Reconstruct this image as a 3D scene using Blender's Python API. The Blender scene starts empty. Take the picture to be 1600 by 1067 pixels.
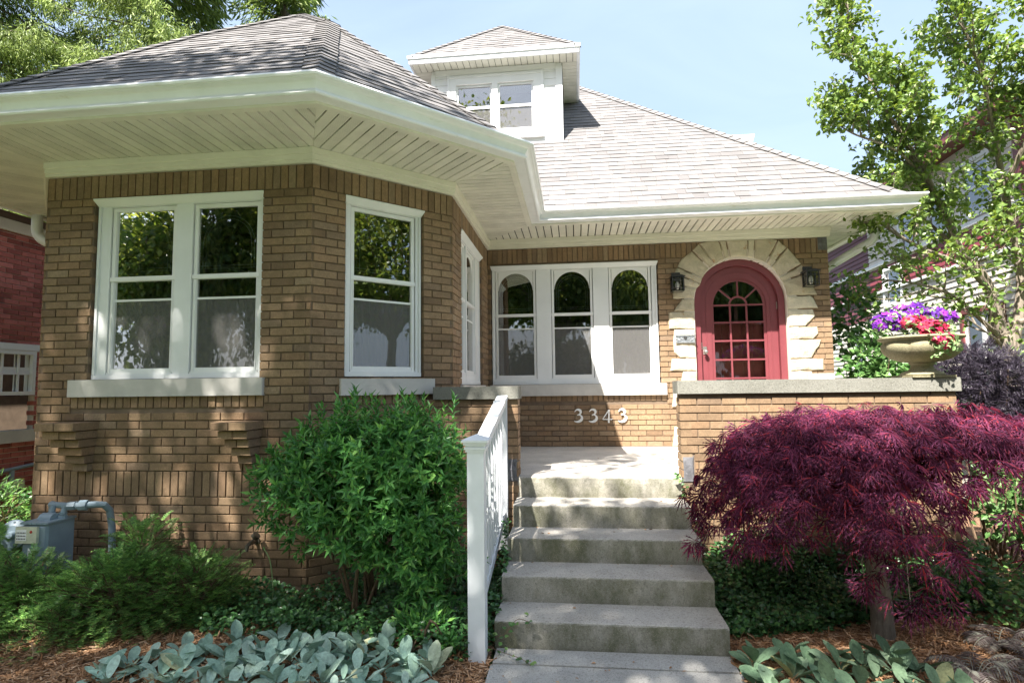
import bpy, math, random
import numpy as np
from mathutils import Matrix, Vector

random.seed(7)
rng = np.random.default_rng(11)
sc = bpy.context.scene
col = sc.collection
GZ = -0.87            # height of the ground; 0 is the porch floor
PI = math.pi

# ------------------------------------------------------------------ camera
def look(yaw, pit, rol):
    cy, sy = math.cos(yaw), math.sin(yaw)
    f = np.array([-sy*math.cos(pit), cy*math.cos(pit), math.sin(pit)])
    r = np.array([cy, sy, 0.0])
    u = np.cross(r, f)
    cr, sr = math.cos(rol), math.sin(rol)
    return cr*r+sr*u, -sr*r+cr*u, f
cam = bpy.data.objects.new('camera', bpy.data.cameras.new('camera'))
col.objects.link(cam)
r_, u_, f_ = look(0.1093, 0.0792, -0.0124)
M = Matrix.Identity(4)
for i in range(3):
    M[i][0], M[i][1], M[i][2] = r_[i], u_[i], -f_[i]
M.translation = Vector((1.154, -7.596, 0.7817))
cam.matrix_world = M
cam.data.sensor_width = 36
cam.data.lens = 896.361/1600*36
cam.data.clip_start = 0.05
cam.data.clip_end = 2000
sc.camera = cam

# ------------------------------------------------------------------ sky, sun, exposure
SUN = Vector((0.465, 1.0, -1.5)).normalized()      # the way the light travels
world = bpy.data.worlds.new('World')
sc.world = world
world.use_nodes = True
wn, wl = world.node_tree.nodes, world.node_tree.links
wn.clear()
sky = wn.new('ShaderNodeTexSky')
sky.sky_type = 'NISHITA'
sky.sun_disc = False
sky.sun_elevation = math.asin(-SUN.z)
sky.sun_rotation = math.atan2(-SUN.x, -SUN.y)
sky.air_density = 1.0
sky.dust_density = 3.2
sky.ozone_density = 1.2
bg = wn.new('ShaderNodeBackground')
bg.inputs['Strength'].default_value = 0.08
wo = wn.new('ShaderNodeOutputWorld')
# a thin even veil of high cloud over the whole sky
wtc = wn.new('ShaderNodeTexCoord'); wno = wn.new('ShaderNodeTexNoise')
wno.inputs['Scale'].default_value = 1.6; wno.inputs['Detail'].default_value = 6; wno.inputs['Distortion'].default_value = 0.6
wmp = wn.new('ShaderNodeMapping'); wmp.inputs['Scale'].default_value = (1, 1.6, 3.5); wmp.inputs['Rotation'].default_value = (0.2, 0.5, 0.6)
wl.new(wtc.outputs['Generated'], wmp.inputs[0]); wl.new(wmp.outputs[0], wno.inputs['Vector'])
wmr = wn.new('ShaderNodeMapRange'); wmr.inputs[1].default_value = 0.3; wmr.inputs[2].default_value = 0.75; wmr.inputs[3].default_value = 0.42; wmr.inputs[4].default_value = 0.86
wl.new(wno.outputs[0], wmr.inputs[0])
wmx = wn.new('ShaderNodeMix'); wmx.data_type = 'RGBA'
wl.new(wmr.outputs[0], wmx.inputs[0]); wl.new(sky.outputs[0], wmx.inputs[6]); wmx.inputs[7].default_value = (2.5, 3.15, 4.1, 1)
wl.new(wmx.outputs[2], bg.inputs[0])
wl.new(bg.outputs[0], wo.inputs[0])
sun = bpy.data.objects.new('sun', bpy.data.lights.new('sun', 'SUN'))
col.objects.link(sun)
sun.data.energy = 5.0
sun.data.angle = math.radians(0.6)
sun.data.color = (1.0, 0.945, 0.865)
sun.rotation_euler = SUN.to_track_quat('-Z', 'Y').to_euler()
sun.location = (-5, -12, 14)
sc.view_settings.view_transform = 'Standard'
sc.view_settings.look = 'None'
sc.view_settings.gamma = 1
sc.view_settings.exposure = 2.05
sc.view_settings.use_curve_mapping = False
sc.render.engine = 'CYCLES'
sc.cycles.max_bounces = 8
sc.cycles.diffuse_bounces = 4
sc.cycles.glossy_bounces = 4
sc.cycles.transparent_max_bounces = 12

# ------------------------------------------------------------------ materials
def newmat(name):
    m = bpy.data.materials.new(name)
    m.use_nodes = True
    nt = m.node_tree
    return m, nt, nt.nodes, nt.links, nt.nodes['Principled BSDF']
def ramp(N, stops):
    r = N.new('ShaderNodeValToRGB')
    e = r.color_ramp.elements
    while len(e) < len(stops):
        e.new(0.5)
    for i, (p, c) in enumerate(stops):
        e[i].position = p
        e[i].color = (*c, 1)
    return r
def mixc(N, L, fac, a, b, mode='MIX'):
    x = N.new('ShaderNodeMix')
    x.data_type = 'RGBA'
    x.blend_type = mode
    for s, v in ((0, fac), (6, a), (7, b)):
        if hasattr(v, 'is_output') or hasattr(v, 'links'):
            L.new(v, x.inputs[s])
        elif s == 0:
            x.inputs[0].default_value = v
        else:
            x.inputs[s].default_value = (*v, 1)
    return x.outputs[2]
def noise(N, L, scale, detail=4, rough=0.55, stretch=None, vec='Object'):
    tc = N.new('ShaderNodeTexCoord')
    n = N.new('ShaderNodeTexNoise')
    n.inputs['Scale'].default_value = scale
    n.inputs['Detail'].default_value = detail
    n.inputs['Roughness'].default_value = rough
    if stretch:
        mp = N.new('ShaderNodeMapping')
        mp.inputs['Scale'].default_value = stretch
        L.new(tc.outputs[vec], mp.inputs[0])
        L.new(mp.outputs[0], n.inputs['Vector'])
    else:
        L.new(tc.outputs[vec], n.inputs['Vector'])
    return n.outputs[0]
def geonoise(N, L, scale, detail=4, rough=0.55, stretch=None):
    g = N.new('ShaderNodeNewGeometry')
    n = N.new('ShaderNodeTexNoise')
    n.inputs['Scale'].default_value = scale
    n.inputs['Detail'].default_value = detail
    n.inputs['Roughness'].default_value = rough
    if stretch:
        mp = N.new('ShaderNodeMapping')
        mp.inputs['Scale'].default_value = stretch
        L.new(g.outputs['Position'], mp.inputs[0])
        L.new(mp.outputs[0], n.inputs['Vector'])
    else:
        L.new(g.outputs['Position'], n.inputs['Vector'])
    return n.outputs[0]
def rnd(N, L):
    """one random number for each loose piece, joined or an object of its own"""
    g = N.new('ShaderNodeNewGeometry')
    o = N.new('ShaderNodeObjectInfo')
    a = N.new('ShaderNodeMath'); a.operation = 'ADD'
    f = N.new('ShaderNodeMath'); f.operation = 'FRACT'
    L.new(g.outputs['Random Per Island'], a.inputs[0])
    L.new(o.outputs['Random'], a.inputs[1])
    L.new(a.outputs[0], f.inputs[0])
    return f.outputs[0]
def bump(N, L, b, h, strength, dist):
    n = N.new('ShaderNodeBump')
    n.inputs['Strength'].default_value = strength
    n.inputs['Distance'].default_value = dist
    L.new(h, n.inputs['Height'])
    L.new(n.outputs[0], b.inputs['Normal'])
def gmap(N, L, v, stops):
    r = ramp(N, [(p, (c, c, c)) for p, c in stops])
    L.new(v, r.inputs[0])
    return r.outputs[0]

def brick_mat(name, stops, fine=170, big=(0.75, 1.12), rough=0.85):
    m, nt, N, L, b = newmat(name)
    r = ramp(N, stops)
    L.new(rnd(N, L), r.inputs[0])
    g1 = geonoise(N, L, fine, 3, 0.7, (1, 1, 0.35))
    g2 = geonoise(N, L, 1.6, 5, 0.6)
    g3 = geonoise(N, L, 28, 4, 0.65)
    c = mixc(N, L, 1.0, r.outputs[0], gmap(N, L, g1, [(0.25, 0.72), (0.75, 1.2)]), 'MULTIPLY')
    c = mixc(N, L, 1.0, c, gmap(N, L, g2, [(0.3, big[0]), (0.7, big[1])]), 'MULTIPLY')
    c = mixc(N, L, 1.0, c, gmap(N, L, g3, [(0.3, 0.85), (0.7, 1.12)]), 'MULTIPLY')
    L.new(c, b.inputs['Base Color'])
    b.inputs['Roughness'].default_value = rough
    b.inputs['Specular IOR Level'].default_value = 0.25
    bump(N, L, b, g1, 0.55, 0.004)
    return m
def plain(name, colr, rough=0.5, var=0.12, scale=3.0, bmp=0.0, metal=0.0, fine=None, spec=None, stain=None):
    m, nt, N, L, b = newmat(name)
    n = geonoise(N, L, scale, 5, 0.6)
    c = mixc(N, L, 1.0, colr, gmap(N, L, n, [(0.3, 1-var), (0.7, 1+var)]), 'MULTIPLY')
    if stain:
        s = geonoise(N, L, stain[0], 6, 0.7, stain[3] if len(stain) > 3 else None)
        c = mixc(N, L, gmap(N, L, s, [(stain[2], 0), (stain[2]+0.18, 1)]), c, stain[1])
    L.new(c, b.inputs['Base Color'])
    b.inputs['Roughness'].default_value = rough
    b.inputs['Metallic'].default_value = metal
    if spec is not None:
        b.inputs['Specular IOR Level'].default_value = spec
    if bmp:
        bump(N, L, b, geonoise(N, L, fine or 60, 4, 0.6), 0.6, bmp)
    return m

MAT = {}
MAT['brick'] = brick_mat('tan_brick', [(0.0, (0.18, 0.118, 0.072)), (0.2, (0.235, 0.158, 0.096)), (0.55, (0.285, 0.195, 0.118)), (0.8, (0.27, 0.172, 0.100)), (0.93, (0.215, 0.15, 0.100)), (1.0, (0.31, 0.225, 0.145))])
MAT['mortar'] = plain('raked_mortar', (0.150, 0.108, 0.074), 0.95, 0.2, 8, 0.004, stain=(3, (0.20, 0.15, 0.11), 0.58))
MAT['redbrick'] = brick_mat('red_brick', [(0.0, (0.24, 0.07, 0.055)), (0.5, (0.40, 0.12, 0.095)), (1.0, (0.50, 0.17, 0.14))])
MAT['paleMortar'] = plain('pale_mortar', (0.62, 0.55, 0.49), 0.95, 0.12, 8, 0.003)
MAT['white'] = plain('white_paint', (0.72, 0.73, 0.74), 0.45, 0.05, 3, 0.0006, fine=200, stain=(14, (0.5, 0.49, 0.45), 0.70))
MAT['vinyl'] = plain('white_vinyl', (0.76, 0.76, 0.76), 0.4, 0.04, 3)
MAT['gutter'] = plain('gutter_enamel', (0.78, 0.79, 0.82), 0.28, 0.05, 5, stain=(3.5, (0.58, 0.57, 0.52), 0.60, (1, 1, 5)))
MAT['rail'] = plain('railing_paint', (0.70, 0.73, 0.76), 0.5, 0.05, 6, 0.001, fine=120, stain=(9, (0.52, 0.52, 0.5), 0.72))
MAT['dark'] = plain('dark_gap', (0.02, 0.018, 0.015), 0.9)
MAT['deck'] = plain('roof_deck', (0.05, 0.045, 0.045), 0.95)
def soffit_mat(name, vent):
    m, nt, N, L, b = newmat(name)
    n = geonoise(N, L, 4, 5, 0.6)
    c = mixc(N, L, 1.0, (0.72, 0.70, 0.62), gmap(N, L, n, [(0.3, 0.86), (0.7, 1.06)]), 'MULTIPLY')
    if vent:
        tc = N.new('ShaderNodeTexCoord')
        bt = N.new('ShaderNodeTexBrick')
        bt.inputs['Scale'].default_value = 1.0
        bt.inputs['Brick Width'].default_value = 0.022
        bt.inputs['Row Height'].default_value = 0.0085
        bt.inputs['Mortar Size'].default_value = 0.0028
        bt.inputs['Mortar Smooth'].default_value = 0.2
        bt.inputs['Color1'].default_value = (0.5, 0.5, 0.5, 1)
        bt.inputs['Color2'].default_value = (0.5, 0.5, 0.5, 1)
        bt.inputs['Mortar'].default_value = (1, 1, 1, 1)
        mp = N.new('ShaderNodeMapping')
        mp.inputs['Rotation'].default_value = (0, 0, 0.6)
        L.new(tc.outputs['Object'], mp.inputs[0])
        L.new(mp.outputs[0], bt.inputs['Vector'])
        c = mixc(N, L, 0.55, c, bt.outputs['Color'], 'MULTIPLY')
    L.new(c, b.inputs['Base Color'])
    b.inputs['Roughness'].default_value = 0.5
    return m
MAT['soffit'] = soffit_mat('soffit_vinyl', False)
MAT['vent'] = soffit_mat('perforated_soffit', True)
MAT['frieze'] = plain('frieze_vinyl', (0.68, 0.65, 0.56), 0.5, 0.07, 3, stain=(6, (0.42, 0.39, 0.30), 0.62, (1, 1, 4)))

def shingle_mat():
    m, nt, N, L, b = newmat('asphalt_shingle')
    r = ramp(N, [(0.0, (0.118, 0.112, 0.113)), (0.3, (0.142, 0.135, 0.135)), (0.55, (0.165, 0.157, 0.155)), (0.8, (0.152, 0.146, 0.147)), (1.0, (0.185, 0.175, 0.171))])
    L.new(rnd(N, L), r.inputs[0])
    g1 = geonoise(N, L, 220, 3, 0.7)
    g2 = geonoise(N, L, 2.2, 5, 0.6)
    c = mixc(N, L, 1.0, r.outputs[0], gmap(N, L, g1, [(0.3, 0.8), (0.7, 1.2)]), 'MULTIPLY')
    c = mixc(N, L, 1.0, c, gmap(N, L, g2, [(0.3, 0.88), (0.7, 1.1)]), 'MULTIPLY')
    L.new(c, b.inputs['Base Color'])
    b.inputs['Roughness'].default_value = 0.9
    bump(N, L, b, g1, 0.5, 0.003)
    return m
MAT['shingle'] = shingle_mat()
MAT['shingleEdge'] = plain('shingle_cut_edge', (0.075, 0.068, 0.065), 0.9)

def stone_mat(name, stops, iron=True):
    m, nt, N, L, b = newmat(name)
    r = ramp(N, stops)
    L.new(rnd(N, L), r.inputs[0])
    g1 = geonoise(N, L, 9, 8, 0.7)
    g2 = geonoise(N, L, 90, 4, 0.7)
    c = mixc(N, L, 1.0, r.outputs[0], gmap(N, L, g1, [(0.3, 0.72), (0.7, 1.15)]), 'MULTIPLY')
    c = mixc(N, L, 1.0, c, gmap(N, L, g2, [(0.3, 0.88), (0.7, 1.1)]), 'MULTIPLY')
    if iron:
        g3 = geonoise(N, L, 6.5, 6, 0.75)
        c = mixc(N, L, gmap(N, L, g3, [(0.60, 0), (0.70, 0.8)]), c, (0.33, 0.17, 0.06))
    L.new(c, b.inputs['Base Color'])
    b.inputs['Roughness'].default_value = 0.9
    ad = N.new('ShaderNodeMath'); ad.operation = 'ADD'
    L.new(g1, ad.inputs[0]); L.new(g2, ad.inputs[1])
    bump(N, L, b, ad.outputs[0], 0.9, 0.012)
    return m
MAT['stone'] = stone_mat('cut_limestone', [(0, (0.47, 0.41, 0.30)), (0.5, (0.55, 0.49, 0.37)), (1, (0.62, 0.56, 0.44))])
MAT['greystone'] = plain('grey_stone', (0.33, 0.32, 0.32), 0.85, 0.2, 7, 0.004, fine=70, stain=(16, (0.20, 0.20, 0.21), 0.55))
MAT['blockstone'] = plain('dark_block_stone', (0.11, 0.11, 0.12), 0.85, 0.4, 12, 0.005, fine=70, stain=(20, (0.27, 0.27, 0.29), 0.60))

def concrete_mat(name, c0, green=0.0, dark=0.5):
    m, nt, N, L, b = newmat(name)
    g1 = geonoise(N, L, 3.0, 6, 0.65)
    g2 = geonoise(N, L, 130, 3, 0.75)
    g3 = geonoise(N, L, 55, 5, 0.7)
    c = mixc(N, L, 1.0, c0, gmap(N, L, g1, [(0.3, 0.80), (0.7, 1.15)]), 'MULTIPLY')
    c = mixc(N, L, 1.0, c, gmap(N, L, g2, [(0.3, 0.72), (0.7, 1.28)]), 'MULTIPLY')
    c = mixc(N, L, 1.0, c, gmap(N, L, g3, [(0.34, 0.62), (0.46, 1.0)]), 'MULTIPLY')
    if green:
        g = N.new('ShaderNodeNewGeometry')
        sp = N.new('ShaderNodeSeparateXYZ')
        L.new(g.outputs['Normal'], sp.inputs[0])
        up = N.new('ShaderNodeMapRange')      # algae and dirt sit on the upright faces
        up.inputs[1].default_value = 0.15; up.inputs[2].default_value = 0.75
        up.inputs[3].default_value = 1.0; up.inputs[4].default_value = 0.0
        L.new(sp.outputs[2], up.inputs[0])
        g4 = geonoise(N, L, 3.6, 6, 0.7, (1, 1, 0.6))
        mu = N.new('ShaderNodeMath'); mu.operation = 'MULTIPLY'
        L.new(up.outputs[0], mu.inputs[0])
        L.new(gmap(N, L, g4, [(0.38, 0.25), (0.62, green)]), mu.inputs[1])
        c = mixc(N, L, mu.outputs[0], c, (0.085, 0.09, 0.045))
        g5 = geonoise(N, L, 200, 2, 0.5)
        mu2 = N.new('ShaderNodeMath'); mu2.operation = 'MULTIPLY'
        L.new(up.outputs[0], mu2.inputs[0])
        L.new(gmap(N, L, g5, [(0.60, 0), (0.68, 0.55)]), mu2.inputs[1])
        c = mixc(N, L, mu2.outputs[0], c, (0.42, 0.39, 0.30))
    L.new(c, b.inputs['Base Color'])
    b.inputs['Roughness'].default_value = 0.92
    b.inputs['Specular IOR Level'].default_value = 0.2
    ad = N.new('ShaderNodeMath'); ad.operation = 'ADD'
    L.new(g2, ad.inputs[0]); L.new(g3, ad.inputs[1])
    bump(N, L, b, ad.outputs[0], 0.6, 0.005)
    return m
MAT['step'] = concrete_mat('step_concrete', (0.42, 0.395, 0.355), 0.85)
MAT['slab'] = concrete_mat('porch_concrete', (0.52, 0.48, 0.43), 0.0)
MAT['walk'] = concrete_mat('walk_concrete', (0.37, 0.36, 0.335), 0.0)
MAT['coping'] = concrete_mat('coping_limestone', (0.235, 0.23, 0.215), 0.3)
MAT['sill'] = plain('sill_limestone', (0.50, 0.48, 0.45), 0.8, 0.12, 5, 0.002, fine=60, stain=(9, (0.36, 0.33, 0.28), 0.62))
MAT['urn'] = concrete_mat('cast_stone', (0.30, 0.265, 0.17), 0.45)

def glass_mat(name, refl, tint=(0.75, 0.78, 0.76), screen=0.0, wav=0.0015):
    m, nt, N, L, b = newmat(name)
    N.remove(b)
    out = N['Material Output']
    tr = N.new('ShaderNodeBsdfTransparent'); tr.inputs[0].default_value = (*tint, 1)
    gl = N.new('ShaderNodeBsdfGlossy'); gl.inputs['Roughness'].default_value = 0.012
    bp = N.new('ShaderNodeBump'); bp.inputs['Strength'].default_value = 0.5; bp.inputs['Distance'].default_value = wav
    L.new(geonoise(N, L, 2.3, 3, 0.5), bp.inputs['Height'])
    L.new(bp.outputs[0], gl.inputs['Normal'])
    fr = N.new('ShaderNodeFresnel'); fr.inputs[0].default_value = 1.5
    ad = N.new('ShaderNodeMath'); ad.operation = 'MULTIPLY_ADD'; ad.use_clamp = True
    L.new(fr.outputs[0], ad.inputs[0]); ad.inputs[1].default_value = 1.6; ad.inputs[2].default_value = refl
    mx = N.new('ShaderNodeMixShader')
    L.new(ad.outputs[0], mx.inputs[0]); L.new(tr.outputs[0], mx.inputs[1]); L.new(gl.outputs[0], mx.inputs[2])
    last = mx.outputs[0]
    if screen:
        d = N.new('ShaderNodeBsdfDiffuse'); d.inputs[0].default_value = (0.30, 0.295, 0.29, 1)
        m2 = N.new('ShaderNodeMixShader'); m2.inputs[0].default_value = screen
        L.new(last, m2.inputs[1]); L.new(d.outputs[0], m2.inputs[2])
        last = m2.outputs[0]
    L.new(last, out.inputs[0])
    return m
MAT['glass'] = glass_mat('window_glass', 0.16)
MAT['screen'] = glass_mat('screened_glass', 0.09, (0.6, 0.6, 0.6), 0.26)
MAT['doorglass'] = glass_mat('door_glass', 0.0, (0.9, 0.9, 0.9), 0.0, 0.0004)
MAT['lampglass'] = glass_mat('lantern_glass', 0.08, (0.8, 0.8, 0.78))
def maroon(name, c):
    return plain(name, c, 0.42, 0.08, 4, 0.0006, fine=150)
MAT['maroon'] = maroon('maroon_paint', (0.165, 0.038, 0.046))
MAT['maroonPanel'] = maroon('maroon_plank_paint', (0.40, 0.075, 0.07))
MAT['curtain'] = plain('sheer_curtain', (0.14, 0.13, 0.115), 0.95, 0.15, 30)
MAT['blind'] = plain('roller_blind', (0.26, 0.24, 0.22), 0.9, 0.08, 5)
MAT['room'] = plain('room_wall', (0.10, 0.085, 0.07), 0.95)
MAT['came'] = plain('lead_came', (0.30, 0.33, 0.33), 0.5, 0.1, 9)
MAT['black'] = plain('black_metal', (0.016, 0.016, 0.018), 0.35, 0.2, 30, 0.0006, fine=150, spec=0.6)
MAT['nickel'] = plain('brushed_metal', (0.48, 0.46, 0.43), 0.35, 0.15, 20, metal=0.9)
MAT['pewter'] = plain('cast_pewter', (0.34, 0.36, 0.38), 0.42, 0.35, 60, 0.003, metal=0.75, fine=90)
MAT['meter'] = plain('meter_paint', (0.205, 0.27, 0.315), 0.45, 0.12, 9, 0.001, stain=(18, (0.11, 0.13, 0.14), 0.62))
MAT['index'] = plain('index_plate', (0.55, 0.56, 0.42), 0.5, 0.2, 25)
MAT['paper'] = plain('paper_tag', (0.8, 0.8, 0.78), 0.6, 0.05)
MAT['ink'] = plain('black_ink', (0.03, 0.03, 0.03), 0.6)
MAT['red'] = plain('red_enamel', (0.5, 0.03, 0.02), 0.4)
MAT['numeral'] = plain('numeral_paint', (0.78, 0.78, 0.76), 0.4, 0.04)
MAT['brass'] = plain('tarnished_brass', (0.10, 0.09, 0.07), 0.5, 0.2, 20, metal=0.7)
MAT['soil'] = plain('soil', (0.055, 0.038, 0.026), 0.95, 0.3, 12, 0.01)

def leaf_mat(name, stops, trans=0.35, rough=0.45, vein=None, spec=0.4, tcol=None, big=None, relief=0.0):
    m, nt, N, L, b = newmat(name)
    r = ramp(N, stops)
    L.new(rnd(N, L), r.inputs[0])
    c = r.outputs[0]
    if big:
        c = mixc(N, L, 1.0, c, gmap(N, L, geonoise(N, L, big[0], 4, 0.6), [(0.35, big[1]), (0.65, big[2])]), 'MULTIPLY')
    L.new(c, b.inputs['Base Color'])
    b.inputs['Roughness'].default_value = rough
    b.inputs['Specular IOR Level'].default_value = spec
    if relief:
        rn_ = geonoise(N, L, 55, 5, 0.7)
        c = mixc(N, L, 1.0, c, gmap(N, L, rn_, [(0.3, 0.72), (0.7, 1.22)]), 'MULTIPLY')
        L.new(c, b.inputs['Base Color']); bump(N, L, b, rn_, 1.0, relief)
    t = N.new('ShaderNodeBsdfTranslucent')
    if tcol:
        L.new(mixc(N, L, 1.0, c, tcol, 'MULTIPLY'), t.inputs[0])
    else:
        L.new(c, t.inputs[0])
    mx = N.new('ShaderNodeMixShader'); mx.inputs[0].default_value = trans
    L.new(b.outputs[0], mx.inputs[1]); L.new(t.outputs[0], mx.inputs[2])
    L.new(mx.outputs[0], N['Material Output'].inputs[0])
    return m
MAT['shrub'] = leaf_mat('shrub_leaf', [(0, (0.04, 0.13, 0.04)), (0.5, (0.08, 0.23, 0.06)), (0.85, (0.13, 0.32, 0.08)), (1, (0.22, 0.42, 0.10))], 0.3, 0.35, tcol=(1.3, 1.4, 0.7))
MAT['yew'] = leaf_mat('yew_needle', [(0, (0.06, 0.14, 0.045)), (0.45, (0.14, 0.29, 0.08)), (0.85, (0.22, 0.41, 0.10)), (1, (0.38, 0.55, 0.14))], 0.25, 0.4, big=(5, 0.6, 1.5))
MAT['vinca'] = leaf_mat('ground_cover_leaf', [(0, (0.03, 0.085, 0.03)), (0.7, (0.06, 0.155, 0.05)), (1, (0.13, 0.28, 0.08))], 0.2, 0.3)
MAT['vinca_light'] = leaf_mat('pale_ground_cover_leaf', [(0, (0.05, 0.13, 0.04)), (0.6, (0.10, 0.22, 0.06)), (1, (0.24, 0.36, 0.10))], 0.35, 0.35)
MAT['lamb'] = leaf_mat('woolly_leaf', [(0, (0.27, 0.42, 0.33)), (0.5, (0.36, 0.51, 0.41)), (0.93, (0.46, 0.60, 0.50)), (1, (0.46, 0.48, 0.30))], 0.15, 0.85, spec=0.1, relief=0.006, big=(3, 0.8, 1.2))
MAT['lamb_green'] = leaf_mat('green_woolly_leaf', [(0, (0.12, 0.20, 0.12)), (0.5, (0.17, 0.265, 0.16)), (0.93, (0.24, 0.34, 0.22)), (1, (0.36, 0.36, 0.18))], 0.15, 0.85, spec=0.1, relief=0.006, big=(3, 0.8, 1.2))
MAT['maple'] = leaf_mat('maple_leaf', [(0, (0.035, 0.012, 0.026)), (0.35, (0.085, 0.024, 0.056)), (0.7, (0.155, 0.042, 0.095)), (0.9, (0.23, 0.052, 0.095)), (1, (0.34, 0.05, 0.06))], 0.35, 0.65, spec=0.12, tcol=(1.9, 0.55, 0.7), big=(2.6, 0.55, 1.6))
MAT['crab'] = leaf_mat('crabapple_leaf', [(0, (0.08, 0.14, 0.035)), (0.5, (0.15, 0.235, 0.06)), (0.9, (0.22, 0.31, 0.09)), (1, (0.32, 0.40, 0.15))], 0.35, 0.36, tcol=(1.4, 1.3, 0.5))
MAT['street'] = leaf_mat('street_tree_leaf', [(0, (0.06, 0.115, 0.03)), (0.5, (0.13, 0.19, 0.055)), (1, (0.25, 0.29, 0.10))], 0.5, 0.4, tcol=(1.5, 1.35, 0.6))
MAT['spruce'] = leaf_mat('spruce_needle', [(0, (0.11, 0.16, 0.04)), (0.5, (0.20, 0.28, 0.065)), (1, (0.34, 0.42, 0.12))], 0.35, 0.5, big=(0.9, 0.7, 1.3))
MAT['elder'] = leaf_mat('dark_lace_leaf', [(0, (0.025, 0.02, 0.032)), (0.6, (0.05, 0.04, 0.06)), (1, (0.10, 0.085, 0.11))], 0.15, 0.35)
MAT['fern'] = leaf_mat('painted_fern_frond', [(0, (0.11, 0.085, 0.08)), (0.5, (0.18, 0.145, 0.135)), (1, (0.30, 0.31, 0.25))], 0.2, 0.6)
MAT['climber'] = leaf_mat('climber_leaf', [(0, (0.05, 0.12, 0.03)), (0.5, (0.10, 0.21, 0.06)), (1, (0.20, 0.33, 0.11))], 0.3, 0.4)
MAT['petgreen'] = leaf_mat('petunia_leaf', [(0, (0.14, 0.25, 0.08)), (1, (0.34, 0.46, 0.22))], 0.3, 0.6)
MAT['purple'] = leaf_mat('purple_petal', [(0, (0.07, 0.006, 0.20)), (0.6, (0.15, 0.015, 0.36)), (0.9, (0.26, 0.03, 0.34)), (1, (0.40, 0.10, 0.48))], 0.3, 0.6)
MAT['crimson'] = leaf_mat('crimson_petal', [(0, (0.28, 0.006, 0.03)), (0.6, (0.50, 0.018, 0.08)), (1, (0.62, 0.05, 0.18))], 0.3, 0.6)
MAT['grass'] = leaf_mat('grass_blade', [(0, (0.05, 0.12, 0.02)), (1, (0.13, 0.22, 0.04))], 0.3, 0.5)
def bark(name, a, b_, scale=30):
    m, nt, N, L, b = newmat(name)
    n = geonoise(N, L, scale, 6, 0.7, (1, 1, 0.25))
    r = ramp(N, [(0.3, a), (0.7, b_)])
    L.new(n, r.inputs[0])
    L.new(r.outputs[0], b.inputs['Base Color'])
    b.inputs['Roughness'].default_value = 0.9
    bump(N, L, b, n, 0.8, 0.01)
    return m
MAT['bark'] = bark('grey_bark', (0.10, 0.08, 0.06), (0.30, 0.25, 0.20))
MAT['mbark'] = bark('maple_bark', (0.10, 0.08, 0.062), (0.23, 0.195, 0.155), 45)
MAT['sbark'] = bark('spruce_bark', (0.08, 0.06, 0.05), (0.20, 0.16, 0.14), 12)
MAT['twig'] = bark('shrub_twig', (0.08, 0.05, 0.03), (0.20, 0.13, 0.08), 60)

def mulch_mat():
    m, nt, N, L, b = newmat('mulch')
    g1 = geonoise(N, L, 45, 6, 0.75, (1, 0.45, 1))
    g2 = geonoise(N, L, 2.5, 5, 0.6)
    r = ramp(N, [(0.3, (0.06, 0.03, 0.016)), (0.5, (0.20, 0.11, 0.06)), (0.7, (0.36, 0.22, 0.13))])
    L.new(g1, r.inputs[0])
    c = mixc(N, L, 1.0, r.outputs[0], gmap(N, L, g2, [(0.3, 0.7), (0.7, 1.2)]), 'MULTIPLY')
    L.new(c, b.inputs['Base Color'])
    b.inputs['Roughness'].default_value = 0.95
    bump(N, L, b, g1, 1.0, 0.02)
    return m
MAT['mulch'] = mulch_mat()
MAT['chip'] = leaf_mat('bark_chip', [(0, (0.16, 0.075, 0.035)), (0.4, (0.30, 0.165, 0.085)), (0.8, (0.43, 0.26, 0.15)), (1, (0.55, 0.38, 0.25))], 0.0, 0.9, spec=0.1)
def lawn_mat():
    m, nt, N, L, b = newmat('lawn')
    g1 = geonoise(N, L, 30, 6, 0.75)
    g2 = geonoise(N, L, 0.5, 5, 0.6)
    r = ramp(N, [(0.3, (0.03, 0.07, 0.014)), (0.7, (0.085, 0.15, 0.03))])
    L.new(g1, r.inputs[0])
    c = mixc(N, L, 1.0, r.outputs[0], gmap(N, L, g2, [(0.3, 0.8), (0.7, 1.2)]), 'MULTIPLY')
    L.new(c, b.inputs['Base Color'])
    b.inputs['Roughness'].default_value = 0.9
    bump(N, L, b, g1, 1.0, 0.03)
    return m
MAT['lawn'] = lawn_mat()
MAT['asphalt'] = plain('asphalt', (0.05, 0.05, 0.052), 0.9, 0.15, 2, 0.004)
def siding(name, c, v=0.08):
    return plain(name, c, 0.6, v, 2.5, 0.0008, fine=80, stain=(7, tuple(x*0.75 for x in c), 0.68))
MAT['sideCream'] = siding('cream_clapboard', (0.62, 0.57, 0.50))
MAT['sideBurg'] = siding('burgundy_clapboard', (0.20, 0.032, 0.045))
MAT['sideBurgShade'] = siding('shaded_burgundy_clapboard', (0.13, 0.032, 0.045))  # burgundy siding with the shade of its far end put into the colour
MAT['sidePink'] = siding('pinkish_board', (0.42, 0.30, 0.29))
MAT['brownroof'] = plain('brown_roof', (0.09, 0.06, 0.055), 0.9, 0.2, 6)
MAT['redtrim'] = plain('red_trim', (0.17, 0.045, 0.045), 0.5)

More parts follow.
